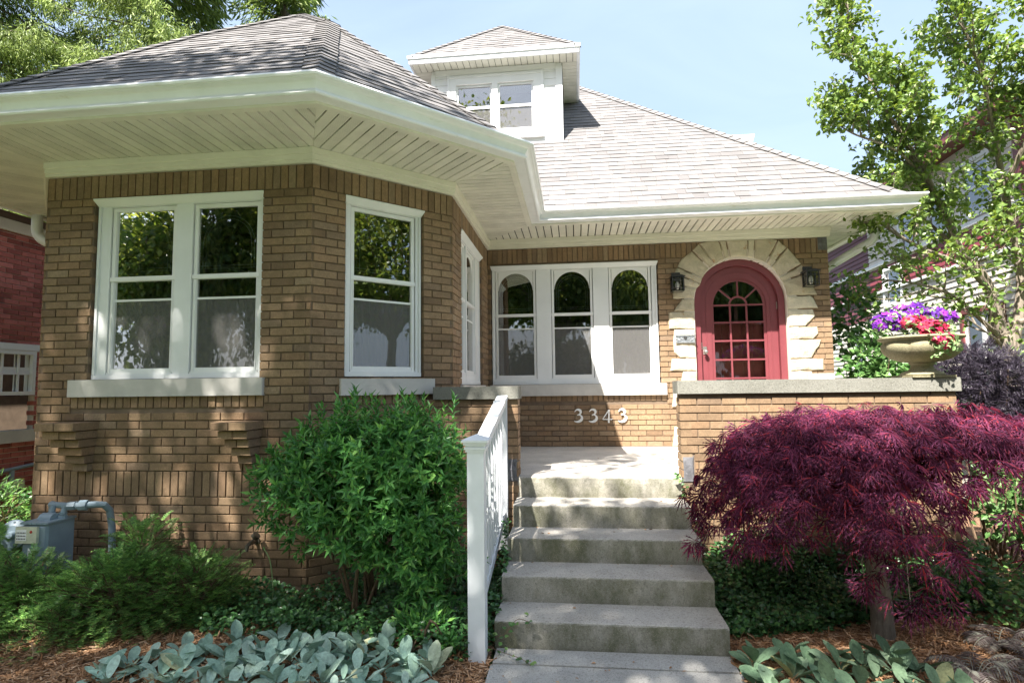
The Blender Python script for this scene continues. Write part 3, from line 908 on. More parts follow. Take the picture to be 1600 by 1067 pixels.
# ---------------------------------------------------------------- windows
def window(fr, u0, u1, z0, z1, units, rec=0.045, arch=False, lead=False, sill=None, cov='curtain', mid=(1.722, 1.758), bar=(1.548, 1.566), label=None, head=0.06, litz=None):
    y = -rec
    mb = MB()
    G = [(a-0.038, b+0.038) for a, b in units]
    g0, g1 = 0.975-0.0, 2.33
    if litz: g0, g1 = litz
    s0, s1 = g0-0.045, g1+0.035
    xs = [u0]+[v for g_ in G for v in g_]+[u1]
    for i in range(0, len(xs), 2):
        mb.box(xs[i], xs[i+1], y-0.09, y+(0.004 if 0 < i < len(xs)-2 else 0), z0, z1, fr)
    for a, b in G:
        mb.box(a, b, y-0.09, y-0.001, s1, z1, fr); mb.box(a, b, y-0.09, y-0.001, z0, s0, fr)
        # stepped stop round the opening
    # sloped head trim and an apron lip at the bottom
    if head:
        V = fr.w(np.array([(u0-0.002, y, z1-head), (u0-0.002, y+0.012, z1-head), (u0-0.018, 0.012, z1-0.012), (u0-0.018, 0.012, z1), (u0-0.002, y, z1),
                           (u1+0.002, y, z1-head), (u1+0.002, y+0.012, z1-head), (u1+0.018, 0.012, z1-0.012), (u1+0.018, 0.012, z1), (u1+0.002, y, z1)]))
        mb.add(V, [(0, 1, 2, 3, 4), (9, 8, 7, 6, 5), (0, 5, 6, 1), (1, 6, 7, 2), (2, 7, 8, 3), (3, 8, 9, 4), (4, 9, 5, 0)])
    mb.box(u0, u1, y, y+0.018, z0, z0+0.035, fr)
    for sx0, sx1 in ((u0, u0+0.022), (u1-0.022, u1)):
        mb.box(sx0, sx1, y+0.0005, y+0.014, z0+0.036, z1-head-0.001, fr)
    w = part('window', mb, 'white', house, label)
    for (a, b) in units:
        s = MB()
        ys = y-0.012
        A, B = a-0.030, b+0.030
        s.box(A, a, ys-0.03, ys, s0+0.008, s1-0.004, fr); s.box(b, B, ys-0.03, ys, s0+0.008, s1-0.004, fr)
        s.box(a, b, ys-0.03, ys-0.0005, g1, s1-0.004, fr); s.box(a, b, ys-0.03, ys-0.0005, s0+0.008, g0, fr)
        s.box(A-0.004, B+0.004, ys, ys+0.010, mid[0], mid[1], fr)
        s.box(a, b, ys-0.028, ys-0.008, mid[0]-0.001, mid[1]+0.001, fr)
        s.box(a, b, ys-0.028, ys-0.012, bar[0], bar[1], fr)
        s.box(A, B, ys, ys+0.012, s0-0.001, s0+0.014, fr)
        # vertical inner lines of the storm sash
        for x in (a-0.012, b+0.006): s.box(x, x+0.006, ys, ys+0.006, s0+0.015, mid[0]-0.001, fr)
        # screws
        part('sash', s, 'vinyl', w)
        yp = ys-0.018
        for pa, pb, mt in ((mid[1], g1, 'glass'), (bar[1], mid[0], 'glass'), (g0, bar[0], 'screen')):
            p = MB(); p.box(a+0.0005, b-0.0005, yp-0.003, yp, pa, pb, fr); part('pane', p, mt, w)
        if arch:
            p = MB(); cx, r = (a+b)/2, (b-a)/2-0.010; zc = g1-0.022-r
            n = 12
            for sgn in (-1, 1):
                arcp = [(cx+sgn*r*math.cos(t), zc+r*math.sin(t)) for t in np.linspace(0, PI/2, n)]
                for i in range(n-1):
                    x0, za = arcp[i]; x1, zb = arcp[i+1]
                    e = cx+sgn*(r+0.004)
                    quad = [(x0, za), (e, za), (e, zb), (x1, zb)] if abs(x0-e) > 1e-4 else [(x0, za), (e, zb), (x1, zb)]
                    p.add(*prism(quad, yp+0.001, yp+0.006, fr))
                p.add(*prism([(cx, zc+r), (cx+sgn*(r+0.004), zc+r), (cx+sgn*(r+0.004), g1), (cx, g1)], yp+0.001, yp+0.006, fr))
            part('arched_spandrel', p, 'vinyl', w)
        if lead or arch:
            p = MB(); cx = (a+b)/2
            for r in ((b-a)/2-0.035, (b-a)/2-0.062):
                zc = g1-0.035-(b-a)/2
                pts = [(cx-r, mid[1]+0.05)]+[(cx-r*math.cos(t), zc+r*math.sin(t)) for t in np.linspace(0, PI, 15)]+[(cx+r, mid[1]+0.05)]
                P3 = fr.w(np.array([(x, yp-0.006, z) for x, z in pts])); p.add(*tube(P3, 0.0034, 4))
            for dz in (0.05, 0.075):
                P3 = fr.w(np.array([(a+0.02, yp-0.006, mid[1]+dz), (b-0.02, yp-0.006, mid[1]+dz)])); p.add(*tube(P3, 0.0034, 4))
            part('leading', p, 'came', w)
        # the covering behind the glass
        p = MB(); n = 60
        top = {'curtain': g1+0.03, 'blind': 1.64, 'low': 1.60}[cov]
        xs_ = np.linspace(a-0.06, b+0.06, n)
        amp = 0.018 if cov == 'curtain' else 0.001
        yy = yp-0.16+amp*np.sin(xs_*95+rng.uniform(0, 6))+amp*0.6*np.sin(xs_*41)
        if cov == 'curtain':
            # two drawn-back panels, the centre left open
            pass
        V = [(x, v, z) for x, v in zip(xs_, yy) for z in (g0-0.1, top)]
        F = [(2*i, 2*i+2, 2*i+3, 2*i+1) for i in range(n-1) if cov != 'curtain' or not (0.2 < (i/n) < 0.98)]
        V2 = fr.w(np.array(V)); p.add(V2, F)
        part('curtain', p, 'curtain' if cov == 'curtain' else 'blind', w)
        if cov == 'curtain':
            p = MB(); yl = yy-0.05
            V = [(x, v, z) for x, v in zip(xs_, yl) for z in (g0-0.1, 1.63)]
            F = [(2*i, 2*i+2, 2*i+3, 2*i+1) for i in range(n-1)]
            p.add(fr.w(np.array(V)), F); part('curtain', p, 'curtain', w)
    if sill:
        a, b, za, zb, pr = sill
        m2 = MB(); V, F = prism([(a, za), (b, za), (b, zb), (a, zb)], -0.12, pr, fr, 0.004); m2.add(V, F)
        part('sill', m2, 'sill', w)
    return w
window(FR['front'], 0.465, 1.970, 0.888, 2.432, [(0.616, 1.146), (1.371, 1.901)], lead=True, sill=(0.305, 2.025, 0.742, 0.884, 0.035), label='double window with leaded arch tracery and white mullion')
window(FR['angle'], 0.305, 1.035, 0.888, 2.432, [(0.392, 0.948)], lead=True, sill=(0.25, 1.148, 0.728, 0.868, 0.035), label='single leaded window in the slanted side of the bay')
window(FR['side'], 0.44, 1.74, 0.815, 2.432, [(0.535, 0.835), (0.975, 1.448)], arch=True, sill=(0.35, 1.80, 0.70, 0.808, 0.03), label='narrow window seen edge-on beside the porch')
window(FR['main'], 0.055, 2.238, 0.812, 2.412, [(0.130, 0.612), (0.888, 1.370), (1.650, 2.132)], rec=0.03, arch=True, sill=(0.03, 2.32, 0.660, 0.808, 0.045), cov='blind', litz=(0.935, 2.335), label='triple window with arched upper sashes behind the porch')

# ---------------------------------------------------------------- door in its stone arch
fr = FR['main']
m = MB()
def arch_line(cx, r, zs, z0, n=28):
    return [(cx-r, z0)]+[(cx-r*math.cos(t), zs+r*math.sin(t)) for t in np.linspace(0, PI, n)]+[(cx+r, z0)]
m.add(*ringprism(arch_line(DX, DR+0.125, DZ, 0.0), arch_line(DX, DR-0.003, DZ, 0.0), -0.10, 0.006, fr))
surr = part('stone_surround', m, 'paleMortar', house, 'rough cut yellow limestone arch around the door')
VOUS = [  # (inner start, inner end, outer end, outer start) of each stone, left to right
 [(2.741, 2.031), (2.786, 2.071), (2.464, 2.229), (2.452, 2.093)],
 [(2.79, 2.085), (2.812, 2.15), (2.50, 2.305), (2.468, 2.243)],
 [(2.818, 2.162), (2.865, 2.238), (2.905, 2.282), (2.696, 2.518), (2.571, 2.425), (2.508, 2.318)],
 [(2.915, 2.292), (2.972, 2.332), (2.786, 2.606), (2.705, 2.528)],
 [(2.984, 2.338), (3.04, 2.375), (3.100, 2.400), (3.036, 2.640), (2.90, 2.641), (2.795, 2.612)],
 [(3.112, 2.405), (3.163, 2.418), (3.128, 2.641), (3.046, 2.641)],
 [(3.175, 2.420), (3.28, 2.425), (3.378, 2.415), (3.400, 2.641), (3.138, 2.641)],
 [(3.390, 2.413), (3.458, 2.400), (3.492, 2.641), (3.411, 2.641)],
 [(3.470, 2.396), (3.55, 2.365), (3.612, 2.335), (3.772, 2.620), (3.70, 2.641), (3.503, 2.641)],
 [(3.624, 2.328), (3.668, 2.290), (3.880, 2.524), (3.784, 2.614)],
 [(3.680, 2.280), (3.73, 2.220), (3.768, 2.150), (4.046, 2.300), (3.96, 2.42), (3.890, 2.514)],
 [(3.776, 2.136), (3.800, 2.085), (4.098, 2.190), (4.056, 2.290)],
 [(3.806, 2.072), (3.842, 1.99), (3.852, 1.900), (4.222, 1.899), (4.206, 1.939), (4.100, 2.176)],
]
JAMB = [
 [(2.436, 1.903), (2.703, 1.902), (2.712, 1.99), (2.739, 2.02), (2.452, 2.085), (2.438, 2.05)],
 [(2.443, 1.738), (2.703, 1.731), (2.702, 1.893), (2.552, 1.893), (2.476, 1.794)],
 [(2.374, 1.508), (2.70, 1.499), (2.70, 1.721), (2.446, 1.727), (2.377, 1.721)],
 [(2.499, 1.130), (2.70, 1.120), (2.70, 1.490), (2.440, 1.494), (2.421, 1.336), (2.429, 1.196)],
 [(2.374, 0.966), (2.70, 0.959), (2.70, 1.110), (2.395, 1.118)],
 [(2.489, 0.78), (2.70, 0.78), (2.70, 0.949), (2.532, 0.954)],
 [(2.38, 0.50), (2.70, 0.50), (2.70, 0.77), (2.41, 0.77)],
 [(2.48, 0.26), (2.70, 0.26), (2.70, 0.49), (2.44, 0.49)],
 [(2.37, 0.004), (2.70, 0.004), (2.70, 0.25), (2.40, 0.25)],
 [(3.853, 1.726), (4.225, 1.731), (4.173, 1.857), (4.134, 1.891), (3.853, 1.889)],
 [(3.853, 1.502), (4.058, 1.505), (4.182, 1.629), (4.155, 1.716), (3.853, 1.717)],
 [(3.853, 1.338), (4.146, 1.337), (4.213, 1.408), (4.204, 1.492), (3.853, 1.491)],
 [(3.853, 1.097), (4.110, 1.099), (4.214, 1.253), (4.238, 1.325), (3.853, 1.326)],
 [(3.853, 0.945), (4.249, 0.949), (4.257, 1.087), (3.853, 1.086)],
 [(3.853, 0.78), (4.14, 0.78), (4.128, 0.85), (4.103, 0.933), (3.853, 0.935)],
 [(3.853, 0.50), (4.22, 0.50), (4.20, 0.77), (3.853, 0.77)],
 [(3.853, 0.26), (4.10, 0.26), (4.12, 0.49), (3.853, 0.49)],
 [(3.853, 0.004), (4.25, 0.004), (4.24, 0.25), (3.853, 0.25)],
]
def rough_stone(poly, y0, y1, fr):
    """a stone with an uneven quarry face: outline subdivided, face centre raised"""
    P = []
    n = len(poly)
    for i in range(n):
        a, b = np.array(poly[i], float), np.array(poly[(i+1) % n], float)
        k = max(1, int(np.linalg.norm(b-a)/0.06))
        for j in range(k):
            q_ = a+(b-a)*j/k
            if j: q_ = q_+rng.normal(0, 0.003, 2)
            P.append(q_)
    P = np.array(P)
    ar = 0.5*np.sum(P[:, 0]*np.roll(P[:, 1], -1)-np.roll(P[:, 0], -1)*P[:, 1])
    if ar < 0: P = P[::-1]
    c = P.mean(0); n = len(P)
    V = []
    rings = [(0.0, y0), (0.0, y1-0.014), (0.012, y1-0.002)]
    for ins, y in rings:
        for q_ in P:
            d = (c-q_); l = np.linalg.norm(d)
            V.append((*(q_+d/l*ins), y))
    wob = rng.normal(0, 0.002, 3)
    def fy(q_): return 0.0025*math.sin(q_[0]*31+wob[0]*900)+0.0025*math.sin(q_[1]*37+q_[0]*11+wob[1]*900)
    for fct, yy in ((0.35, 0.003), (0.7, 0.004)):
        for q_ in P:
            g_ = q_+(c-q_)*fct; V.append((*g_, y1+yy+fy(g_)))
    V.append((*c, y1+0.004+fy(c)))
    V = np.array(V)[:, [0, 2, 1]]
    F = []
    for r in range(4):
        for k in range(n): F.append((r*n+k, r*n+(k+1) % n, (r+1)*n+(k+1) % n, (r+1)*n+k))
    for k in range(n): F.append((4*n+k, 4*n+(k+1) % n, 5*n))
    F.append(tuple(range(n))[::-1])
    return fr.w(V), F
for poly in VOUS+JAMB:
    m = MB(); m.add(*rough_stone(poly, -0.09, 0.020+rng.uniform(-0.004, 0.006), fr)); part('stone', m, 'stone', surr)
# frame, leaf, glazing
m = MB(); m.add(*ringprism(arch_line(DX, DR-0.008, DZ, 0.002), arch_line(DX, DR-0.085, DZ, 0.002), -0.26, -0.050, fr))
m.add(*ringprism(arch_line(DX, DR-0.085, DZ, 0.002), arch_line(DX, DR-0.105, DZ, 0.002), -0.26, -0.135, fr))
door = part('door', m, 'maroon', house, 'maroon arched door with fan light and square panes')
GXc, GR, GZs = 3.280, 0.312, 1.812
m = MB(); m.add(*ringprism(arch_line(DX, DR-0.090, DZ, 0.02), arch_line(GXc, GR+0.035, GZs, 0.60), -0.145, -0.100, fr))
m.add(*ringprism(arch_line(GXc, GR+0.035, GZs, 0.60), arch_line(GXc, GR, GZs, 0.60), -0.145, -0.112, fr))
m.box(DX-0.42, DX+0.42, -0.144, -0.101, 0.02, 0.60, fr)
m.add(*ringprism(arch_line(DX, DR-0.165, DZ, 0.06), arch_line(DX, DR-0.175, DZ, 0.06), -0.101, -0.095, fr))
part('leaf', m, 'maroon', door)
ZR = [1.812, 1.585, 1.345, 1.100, 0.860]
bars = MB()
xb = [GXc-GR/3, GXc+GR/3]
for x in xb: bars.box(x-0.011, x+0.011, -0.136, -0.108, 0.60, GZs, fr)
for z in ZR: bars.box(GXc-GR, GXc+GR, -0.137, -0.109, z-0.011, z+0.011, fr)
hub = 0.108
bars.add(*ringprism([(GXc-(hub+0.011)*math.cos(t), GZs+(hub+0.011)*math.sin(t)) for t in np.linspace(0, PI, 16)], [(GXc-(hub-0.011)*math.cos(t), GZs+(hub-0.011)*math.sin(t)) for t in np.linspace(0, PI, 16)], -0.136, -0.107, fr))
for a in (math.radians(42), PI/2, math.radians(138)):
    d = np.array([math.cos(a), math.sin(a)]); nrm = np.array([-d[1], d[0]])*0.010
    p0 = np.array([GXc, GZs])+d*hub; p1 = np.array([GXc, GZs])+d*(GR+0.005)
    bars.add(*prism([tuple(p0-nrm), tuple(p1-nrm), tuple(p1+nrm), tuple(p0+nrm)], -0.135, -0.1075, fr))
part('glazing_bars', bars, 'maroon', door)
xs = [GXc-GR, xb[0], xb[1], GXc+GR]
zs = [0.60]+ZR[::-1]
for i in range(len(zs)-1):
    for k in range(3):
        m = MB(); m.box(xs[k]+0.002, xs[k+1]-0.002, -0.127, -0.123, zs[i]+0.002, zs[i+1]-0.002, fr); part('pane', m, 'doorglass', door)
ang = [0, math.radians(42), PI/2, math.radians(138), PI]
for k in range(4):
    t = np.linspace(ang[k], ang[k+1], 7)
    poly = [(GXc+(GR+0.004)*math.cos(a), GZs+(GR+0.004)*math.sin(a)) for a in t]+[(GXc+hub*math.cos(a), GZs+hub*math.sin(a)) for a in t[::-1]]
    m = MB()
    for i in range(6):
        m.add(*prism([poly[i], poly[i+1], poly[12-i], poly[13-i]], -0.127, -0.123, fr))
    part('pane', m, 'glass', door)
m = MB(); m.add(*prism([(GXc+hub*math.cos(a), GZs+hub*math.sin(a)) for a in np.linspace(0, PI, 12)], -0.127, -0.123, fr)); part('pane', m, 'glass', door)
# the plank door behind the storm door
for k in range(7):
    m = MB(); x0 = DX-0.46+k*0.1316; m.box(x0+0.002, x0+0.1296, -0.235, -0.205, 0.01, 1.575, fr); part('plank', m, 'maroonPanel', door)
m = MB(); m.box(DX-0.47, DX-0.40, -0.235, -0.203, 1.577, 2.3, fr); m.box(DX+0.40, DX+0.47, -0.235, -0.203, 1.577, 2.3, fr); m.box(DX-0.40, DX+0.40, -0.235, -0.203, 1.577, 1.61, fr)
m.box(DX-0.02, DX+0.02, -0.235, -0.203, 1.61, 2.38, fr)
part('inner_frame', m, 'maroon', door)
m = MB()
fk = Frame((2.838, -(-0.100)), 0)
V, F = lathe([(0.006, 0), (0.006, 0.03), (0.018, 0.034), (0.026, 0.045), (0.028, 0.058), (0.020, 0.07), (0.004, 0.074)], 14)
V = np.array(V); m.add(np.stack([2.838+V[:, 0], 0.100-V[:, 2]-0.004, 1.205+V[:, 1]], 1), F)
m.box(2.815, 2.861, -0.100, -0.092, 1.175, 1.275, fr)
part('knob', m, 'nickel', door)
for z in (1.79, 0.5):
    m = MB(); m.add(*tube([(3.755, 0.088, z-0.045), (3.755, 0.088, z+0.045)], 0.007, 8)); part('hinge', m, 'nickel', door)
m = MB(); m.box(2.792, 2.806, -0.100, -0.090, 1.24, 1.33, fr); part('latch_plate', m, 'nickel', door)

# ornament tile in the brick at the right corner
m = MB(); m.box(4.262, 4.376, -0.05, 0.004, 2.475, 2.640, fr)
orn = part('ornament_block', m, 'blockstone', house)
m = MB(); cx, cz = 4.319, 2.558
V = fr.w(np.array([(cx-0.04, 0.004, cz), (cx, 0.004, cz-0.06), (cx+0.04, 0.004, cz), (cx, 0.004, cz+0.06), (cx, 0.02, cz)]))
m.add(V, [(0, 1, 4), (1, 2, 4), (2, 3, 4), (3, 0, 4)]); part('diamond', m, 'blockstone', orn)

# ---------------------------------------------------------------- frieze, soffit, gutters
SZ = 2.77
OUT = [(L1[0], BACK), L1, L2, L3, L4, L5, L6, (4.381, BACK)]
prof = [(-0.03, SZ-0.002), (-0.03, 2.641), (0.022, 2.641), (0.022, 2.668), (0.030, 2.672), (0.030, 2.712), (0.038, 2.716), (0.038, SZ-0.002)]
m = MB(); m.add(*sweep(OUT, prof)); part('frieze_board', m, 'frieze', house)
OFFS = [0.50, 0.72, 0.69, 0.74, 0.622, 0.64, 0.54]
def eave_pts(extra):
    lines = []
    for i in range(7):
        a, b = np.array(OUT[i]), np.array(OUT[i+1])
        d = (b-a)/np.linalg.norm(b-a); n = np.array([d[1], -d[0]])
        lines.append((a+n*(OFFS[i]+extra), d))
    P = [tuple(lines[0][0])]
    for i in range(6): P.append(isect(*lines[i], *lines[i+1]))
    a, d = lines[6]; P.append(tuple(a+d*BACK))
    return P
EV = eave_pts(0.0)
sfb = MB()
for i in range(7):
    q4 = [OUT[i], OUT[i+1], EV[i+1], EV[i]]
    V = [(x, y, SZ+0.014) for x, y in q4]+[(x, y, SZ+0.030) for x, y in q4]
    sfb.add(V, [(0, 1, 2, 3), (7, 6, 5, 4), (0, 4, 5, 1), (1, 5, 6, 2), (2, 6, 7, 3), (3, 7, 4, 0)])
soff = part('soffit', sfb, 'dark', house)
def sof_panels(i, length_limit, start=-9.0):
    a, b = np.array(OUT[i]), np.array(OUT[i+1]); L = np.linalg.norm(b-a); d = (b-a)/L; n = np.array([d[1], -d[0]])
    q4 = [OUT[i], OUT[i+1], EV[i+1], EV[i]]
    w = 0.094; k = 0
    s = -0.9
    while s < min(L, length_limit)+0.9:
        if s+w < start: s += w; k += 1; continue
        g_ = 0.006
        rect = [tuple(a+d*(s+g_)), tuple(a+d*(s+w-g_)), tuple(a+d*(s+w-g_)+n*1.3), tuple(a+d*(s+g_)+n*1.3)]
        p = clip_convex(rect, q4)
        if len(p) >= 3 and parea(p) > 0.00005:
            nn = len(p)
            ar = sum(p[j][0]*p[(j+1) % nn][1]-p[(j+1) % nn][0]*p[j][1] for j in range(nn))
            if ar > 0: p = p[::-1]
            c = np.mean(np.array(p), 0)
            V = [(x, y, SZ+0.013) for x, y in p]+[(x, y, SZ+0.004) for x, y in p]+[(x+(c[0]-x)*0.05, y+(c[1]-y)*0.02, SZ) for x, y in p]
            F = [(r*nn+j, r*nn+(j+1) % nn, (r+1)*nn+(j+1) % nn, (r+1)*nn+j) for r in (0, 1) for j in range(nn)]+[tuple(2*nn+j for j in range(nn))]
            m = MB(); m.add(V, F)
            part('soffit_panel', m, 'vent' if k % 4 in (1, 2) else 'soffit', soff)
        s += w; k += 1
sof_panels(0, 20, BACK-1.8); sof_panels(1, 9); sof_panels(2, 9); sof_panels(3, 9); sof_panels(4, 9); sof_panels(5, 9); sof_panels(6, 3.5)
m = MB(); m.add(*sweep(EV, [(-0.028, SZ-0.006), (0.03, SZ-0.006), (0.03, SZ+0.16), (0.022, SZ+0.16), (0.022, SZ+0.004), (-0.028, SZ+0.004)])); part('fascia', m, 'soffit', house)
gp = [(0.032, SZ+0.012), (0.120, SZ+0.012), (0.126, SZ+0.006), (0.142, SZ+0.008), (0.150, SZ+0.018), (0.148, SZ+0.028), (0.136, SZ+0.034), (0.133, SZ+0.046), (0.136, SZ+0.066), (0.148, SZ+0.086), (0.168, SZ+0.099), (0.186, SZ+0.104), (0.190, SZ+0.108), (0.206, SZ+0.109), (0.213, SZ+0.122), (0.207, SZ+0.136), (0.196, SZ+0.139), (0.190, SZ+0.124), (0.165, SZ+0.108), (0.120, SZ+0.022), (0.036, SZ+0.022), (0.036, SZ+0.14), (0.032, SZ+0.14)]
m = MB(); m.add(*sweep(EV, gp)); gut = part('gutter', m, 'gutter', house)

# ---------------------------------------------------------------- roofs
def rect_big(): return [(-30, -30), (30, -30), (30, 30), (-30, 30)]
class Plane:
    """roof plane: height z0 + k * distance inward from an eave line (plan coordinates)"""
    def __init__(s, e, inn, k, z0):
        s.e = np.array(e, float); s.i = np.array(inn, float); s.k = k; s.z0 = z0
    def abc(s):      # z = a x + b y + c
        return (s.k*s.i[0], s.k*s.i[1], s.z0-s.k*(s.i@s.e))
    def h(s, p):
        a, b, c = s.abc(); return a*p[0]+b*p[1]+c
def region(pl, lower=(), upper=()):
    """part of the plane inward of its eave, below every plane in lower and above every plane in upper"""
    P = clip(rect_big(), pl.i[0], pl.i[1], -(pl.i@pl.e))
    a, b, c = pl.abc()
    for o in lower:
        A, B, Cc = o.abc(); P = clip(P, A-a, B-b, Cc-c)
    for o in upper:
        A, B, Cc = o.abc(); P = clip(P, a-A, b-B, c-Cc)
    return P
SHC = []     # all shingles, to pick the largest in view
def shingles(pl, poly, roofpart, expo=0.138, key=0, lift=0.0):
    ca = 1/math.sqrt(1+pl.k**2)
    te = expo*ca
    d = np.array([-pl.i[1], pl.i[0]])
    if len(poly) < 3: return
    st_ = [((np.array(p)-pl.e)@d, (np.array(p)-pl.e)@pl.i) for p in poly]
    s0, s1 = min(a for a, b in st_), max(a for a, b in st_)
    t0, t1 = min(b for a, b in st_), max(b for a, b in st_)
    r = np.random.default_rng(100+key)
    k = 0; t = t0
    while t < t1:
        s = s0-r.uniform(0, 0.25)
        row = [(u, v) for u, v in st_]
        while s < s1:
            w = r.uniform(0.11, 0.30)
            tb = t-(0.0)+r.normal(0, 0.0012)
            rect = [(s+0.0012, tb), (s+w-0.0012, tb), (s+w-0.0012, t+te*1.12), (s+0.0012, t+te*1.12)]
            p = clip_convex(rect, st_)
            if len(p) >= 3 and parea(p) > 2e-5:
                T = r.choice([0.006, 0.0095])+r.normal(0, 0.0004)
                SHC.append((pl, d, p, tb, te, T+lift, roofpart))
            s += w
        t += te; k += 1
def shingle_geo(pl, d, p, tb, te, T):
    n = len(p)
    ar = sum(p[j][0]*p[(j+1) % n][1]-p[(j+1) % n][0]*p[j][1] for j in range(n))
    # plan orientation: (d, i) is left-handed when d = rot(i); work out by area in world
    W = [pl.e+d*a+pl.i*b for a, b in p]
    arw = sum(W[j][0]*W[(j+1) % n][1]-W[(j+1) % n][0]*W[j][1] for j in range(n))
    if arw < 0: W = W[::-1]; p = p[::-1]
    ca = 1/math.sqrt(1+pl.k**2)
    nz = np.array([-pl.k*pl.i[0]*ca, -pl.k*pl.i[1]*ca, ca])
    V = []
    for w, (a, b) in zip(W, p):
        f = 1-(b-tb)/(te*1.12)
        V.append(np.array([w[0], w[1], pl.h(w)])+nz*(0.003+T*max(0.0, f)))
    V += [v-nz*(0.014) for v in V]
    F = [tuple(range(n))]+[(j+n, (j+1) % n+n, (j+1) % n, j) for j in range(n)]
    return np.array(V), F
def deck(pl, poly, mb):
    V = [(x, y, pl.h((x, y))-0.004) for x, y in poly]
    ar = sum(poly[j][0]*poly[(j+1) % len(poly)][1]-poly[(j+1) % len(poly)][0]*poly[j][1] for j in range(len(poly)))
    if ar < 0: V = V[::-1]
    n = len(V)
    V += [(x, y, z-0.03) for x, y, z in V]
    mb.add(V, [tuple(range(n)), tuple(range(n, 2*n))[::-1]]+[(j+n, (j+1) % n+n, (j+1) % n, j) for j in range(n)])
def hipcap(p0, p1, plA, plB, roofpart, w=0.095, expo=0.14, seed=0, name='ridge_cap', start=0.0):
    """overlapping folded caps from the low end p0 to the high end p1 of a hip"""
    r = np.random.default_rng(300+seed)
    p0, p1 = np.array(p0, float), np.array(p1, float)
    L = np.linalg.norm(p1-p0); d = (p1-p0)/L
    def side(pl):
        a, b, c = pl.abc()
        nrm = np.array([-a, -b, 1.0]); nrm /= np.linalg.norm(nrm)
        s = np.cross(d, nrm); s /= np.linalg.norm(s)
        return s, nrm
    sa, na = side(plA); sb, nb = side(plB)
    if sa@np.array([plB.i[0], plB.i[1], 0])  < 0: sa = -sa
    if sb@np.array([plA.i[0], plA.i[1], 0])  < 0: sb = -sb
    up = na+nb; up /= np.linalg.norm(up)
    t = start; m_all = MB(); first = True
    while t < L-0.02:
        a, b = t, min(L, t+expo*1.15)
        V = []
        ww = w+r.normal(0, 0.002)
        for q_, hgt in ((a, 0.028), (b, 0.017)):
            c = p0+d*q_
            V += [c+sa*ww+na*hgt, c+sa*ww*0.3+na*(hgt+0.001), c+up*(hgt+0.004), c+sb*ww*0.3+nb*(hgt+0.001), c+sb*ww+nb*hgt]
            V += [c+sa*ww+na*(hgt-0.008), c+up*(hgt-0.010), c+sb*ww+nb*(hgt-0.008)]
        F = [(0, 1, 9, 8), (1, 2, 10, 9), (2, 3, 11, 10), (3, 4, 12, 11), (0, 8, 13, 5), (4, 7, 15, 12), (0, 5, 6, 7, 4, 3, 2, 1), (8, 9, 10, 11, 12, 15, 14, 13)]
        m = MB(); m.add(np.array(V), F, [0, 0, 0, 0, 0, 0, 1, 1])
        part(name, m, ('shingle', 'shingleEdge'), roofpart)
        t += expo
EZ = 2.935
RB = eave_pts(0.045)
KM, KBAY = 0.96, 0.885
pF = Plane(RB[5], (0, 1), KM, EZ); pR = Plane(RB[6], (-1, 0), KM, EZ); pL = Plane((-4.9, 0), (1, 0), KM, EZ); pBk = Plane((0, BACK+0.6), (0, -1), KM, EZ)
q45 = 2**-0.5
bL, bL45, bF, bA, bS = Plane(RB[1], (1, 0), KBAY, EZ), Plane(RB[1], (q45, q45), KBAY, EZ), Plane(RB[3], (0, 1), KBAY, EZ), Plane(RB[3], (-q45, q45), KBAY, EZ), Plane(RB[4], (-1, 0), KBAY, EZ)
bays = [bL, bL45, bF, bA, bS]
dk = MB()
rg = {}
rg['F'] = region(pF, [pR, pL, pBk]); rg['R'] = region(pR, [pF, pL, pBk]); rg['L'] = region(pL, [pF, pR, pBk]); rg['B'] = region(pBk, [pF, pR, pL])
for n_, p in (('F', pF), ('R', pR), ('L', pL), ('B', pBk)): deck(p, rg[n_], dk)
rg['F2'] = clip(rg['F'], 1, 0, 0.2)
for i, p in enumerate(bays):
    rg['b%d' % i] = region(p, [o for o in bays if o is not p], [pF])
    if len(rg['b%d' % i]) > 2: deck(p, rg['b%d' % i], dk)
roof = part('roof', dk, 'deck', house, 'grey laminated shingle hip roof')
shingles(pF, clip(rg['F'], 1, 0, -0.05), roof, key=1)
for i in (1, 2, 3, 4): shingles(bays[i], rg['b%d' % i], roof, key=10+i)
shingles(pR, clip(rg['R'], 0, -1, 4.5), roof, key=5)
def meet(A, B, z=None, C=None):
    """point where planes A, B and either height z or a third plane C meet"""
    a, b, c = A.abc(); d, e, f = B.abc()
    if C is None: Mx = np.array([[a, b], [d, e]]); v = np.array([z-c, z-f])
    else:
        g, h, k = C.abc(); Mx = np.array([[a-d, b-e], [a-g, b-h]]); v = np.array([f-c, k-c])
    x, y = np.linalg.solve(Mx, v)
    return (x, y, a*x+b*y+c)
apM = meet(pF, pR, C=pL)
hipcap(meet(pF, pR, EZ), apM, pF, pR, roof, seed=1)
apB = meet(bF, bS, C=bL)
TA = meet(bF, bA, C=bS); TL = meet(bF, bL45, C=bL)
hipcap(meet(bF, bA, EZ), TA, bF, bA, roof, seed=2, w=0.12)
hipcap(meet(bA, bS, EZ), TA, bA, bS, roof, seed=3)
hipcap(TA, apB, bF, bS, roof, seed=9)
hipcap(meet(bF, bL45, EZ), TL, bF, bL45, roof, seed=4)
hipcap(TL, apB, bF, bL, roof, seed=5)
rEnd = meet(bS, bL, C=pF)
hipcap(apB, rEnd, bS, bL, roof, seed=6)
print('apexB', apB, 'apexM', apM)

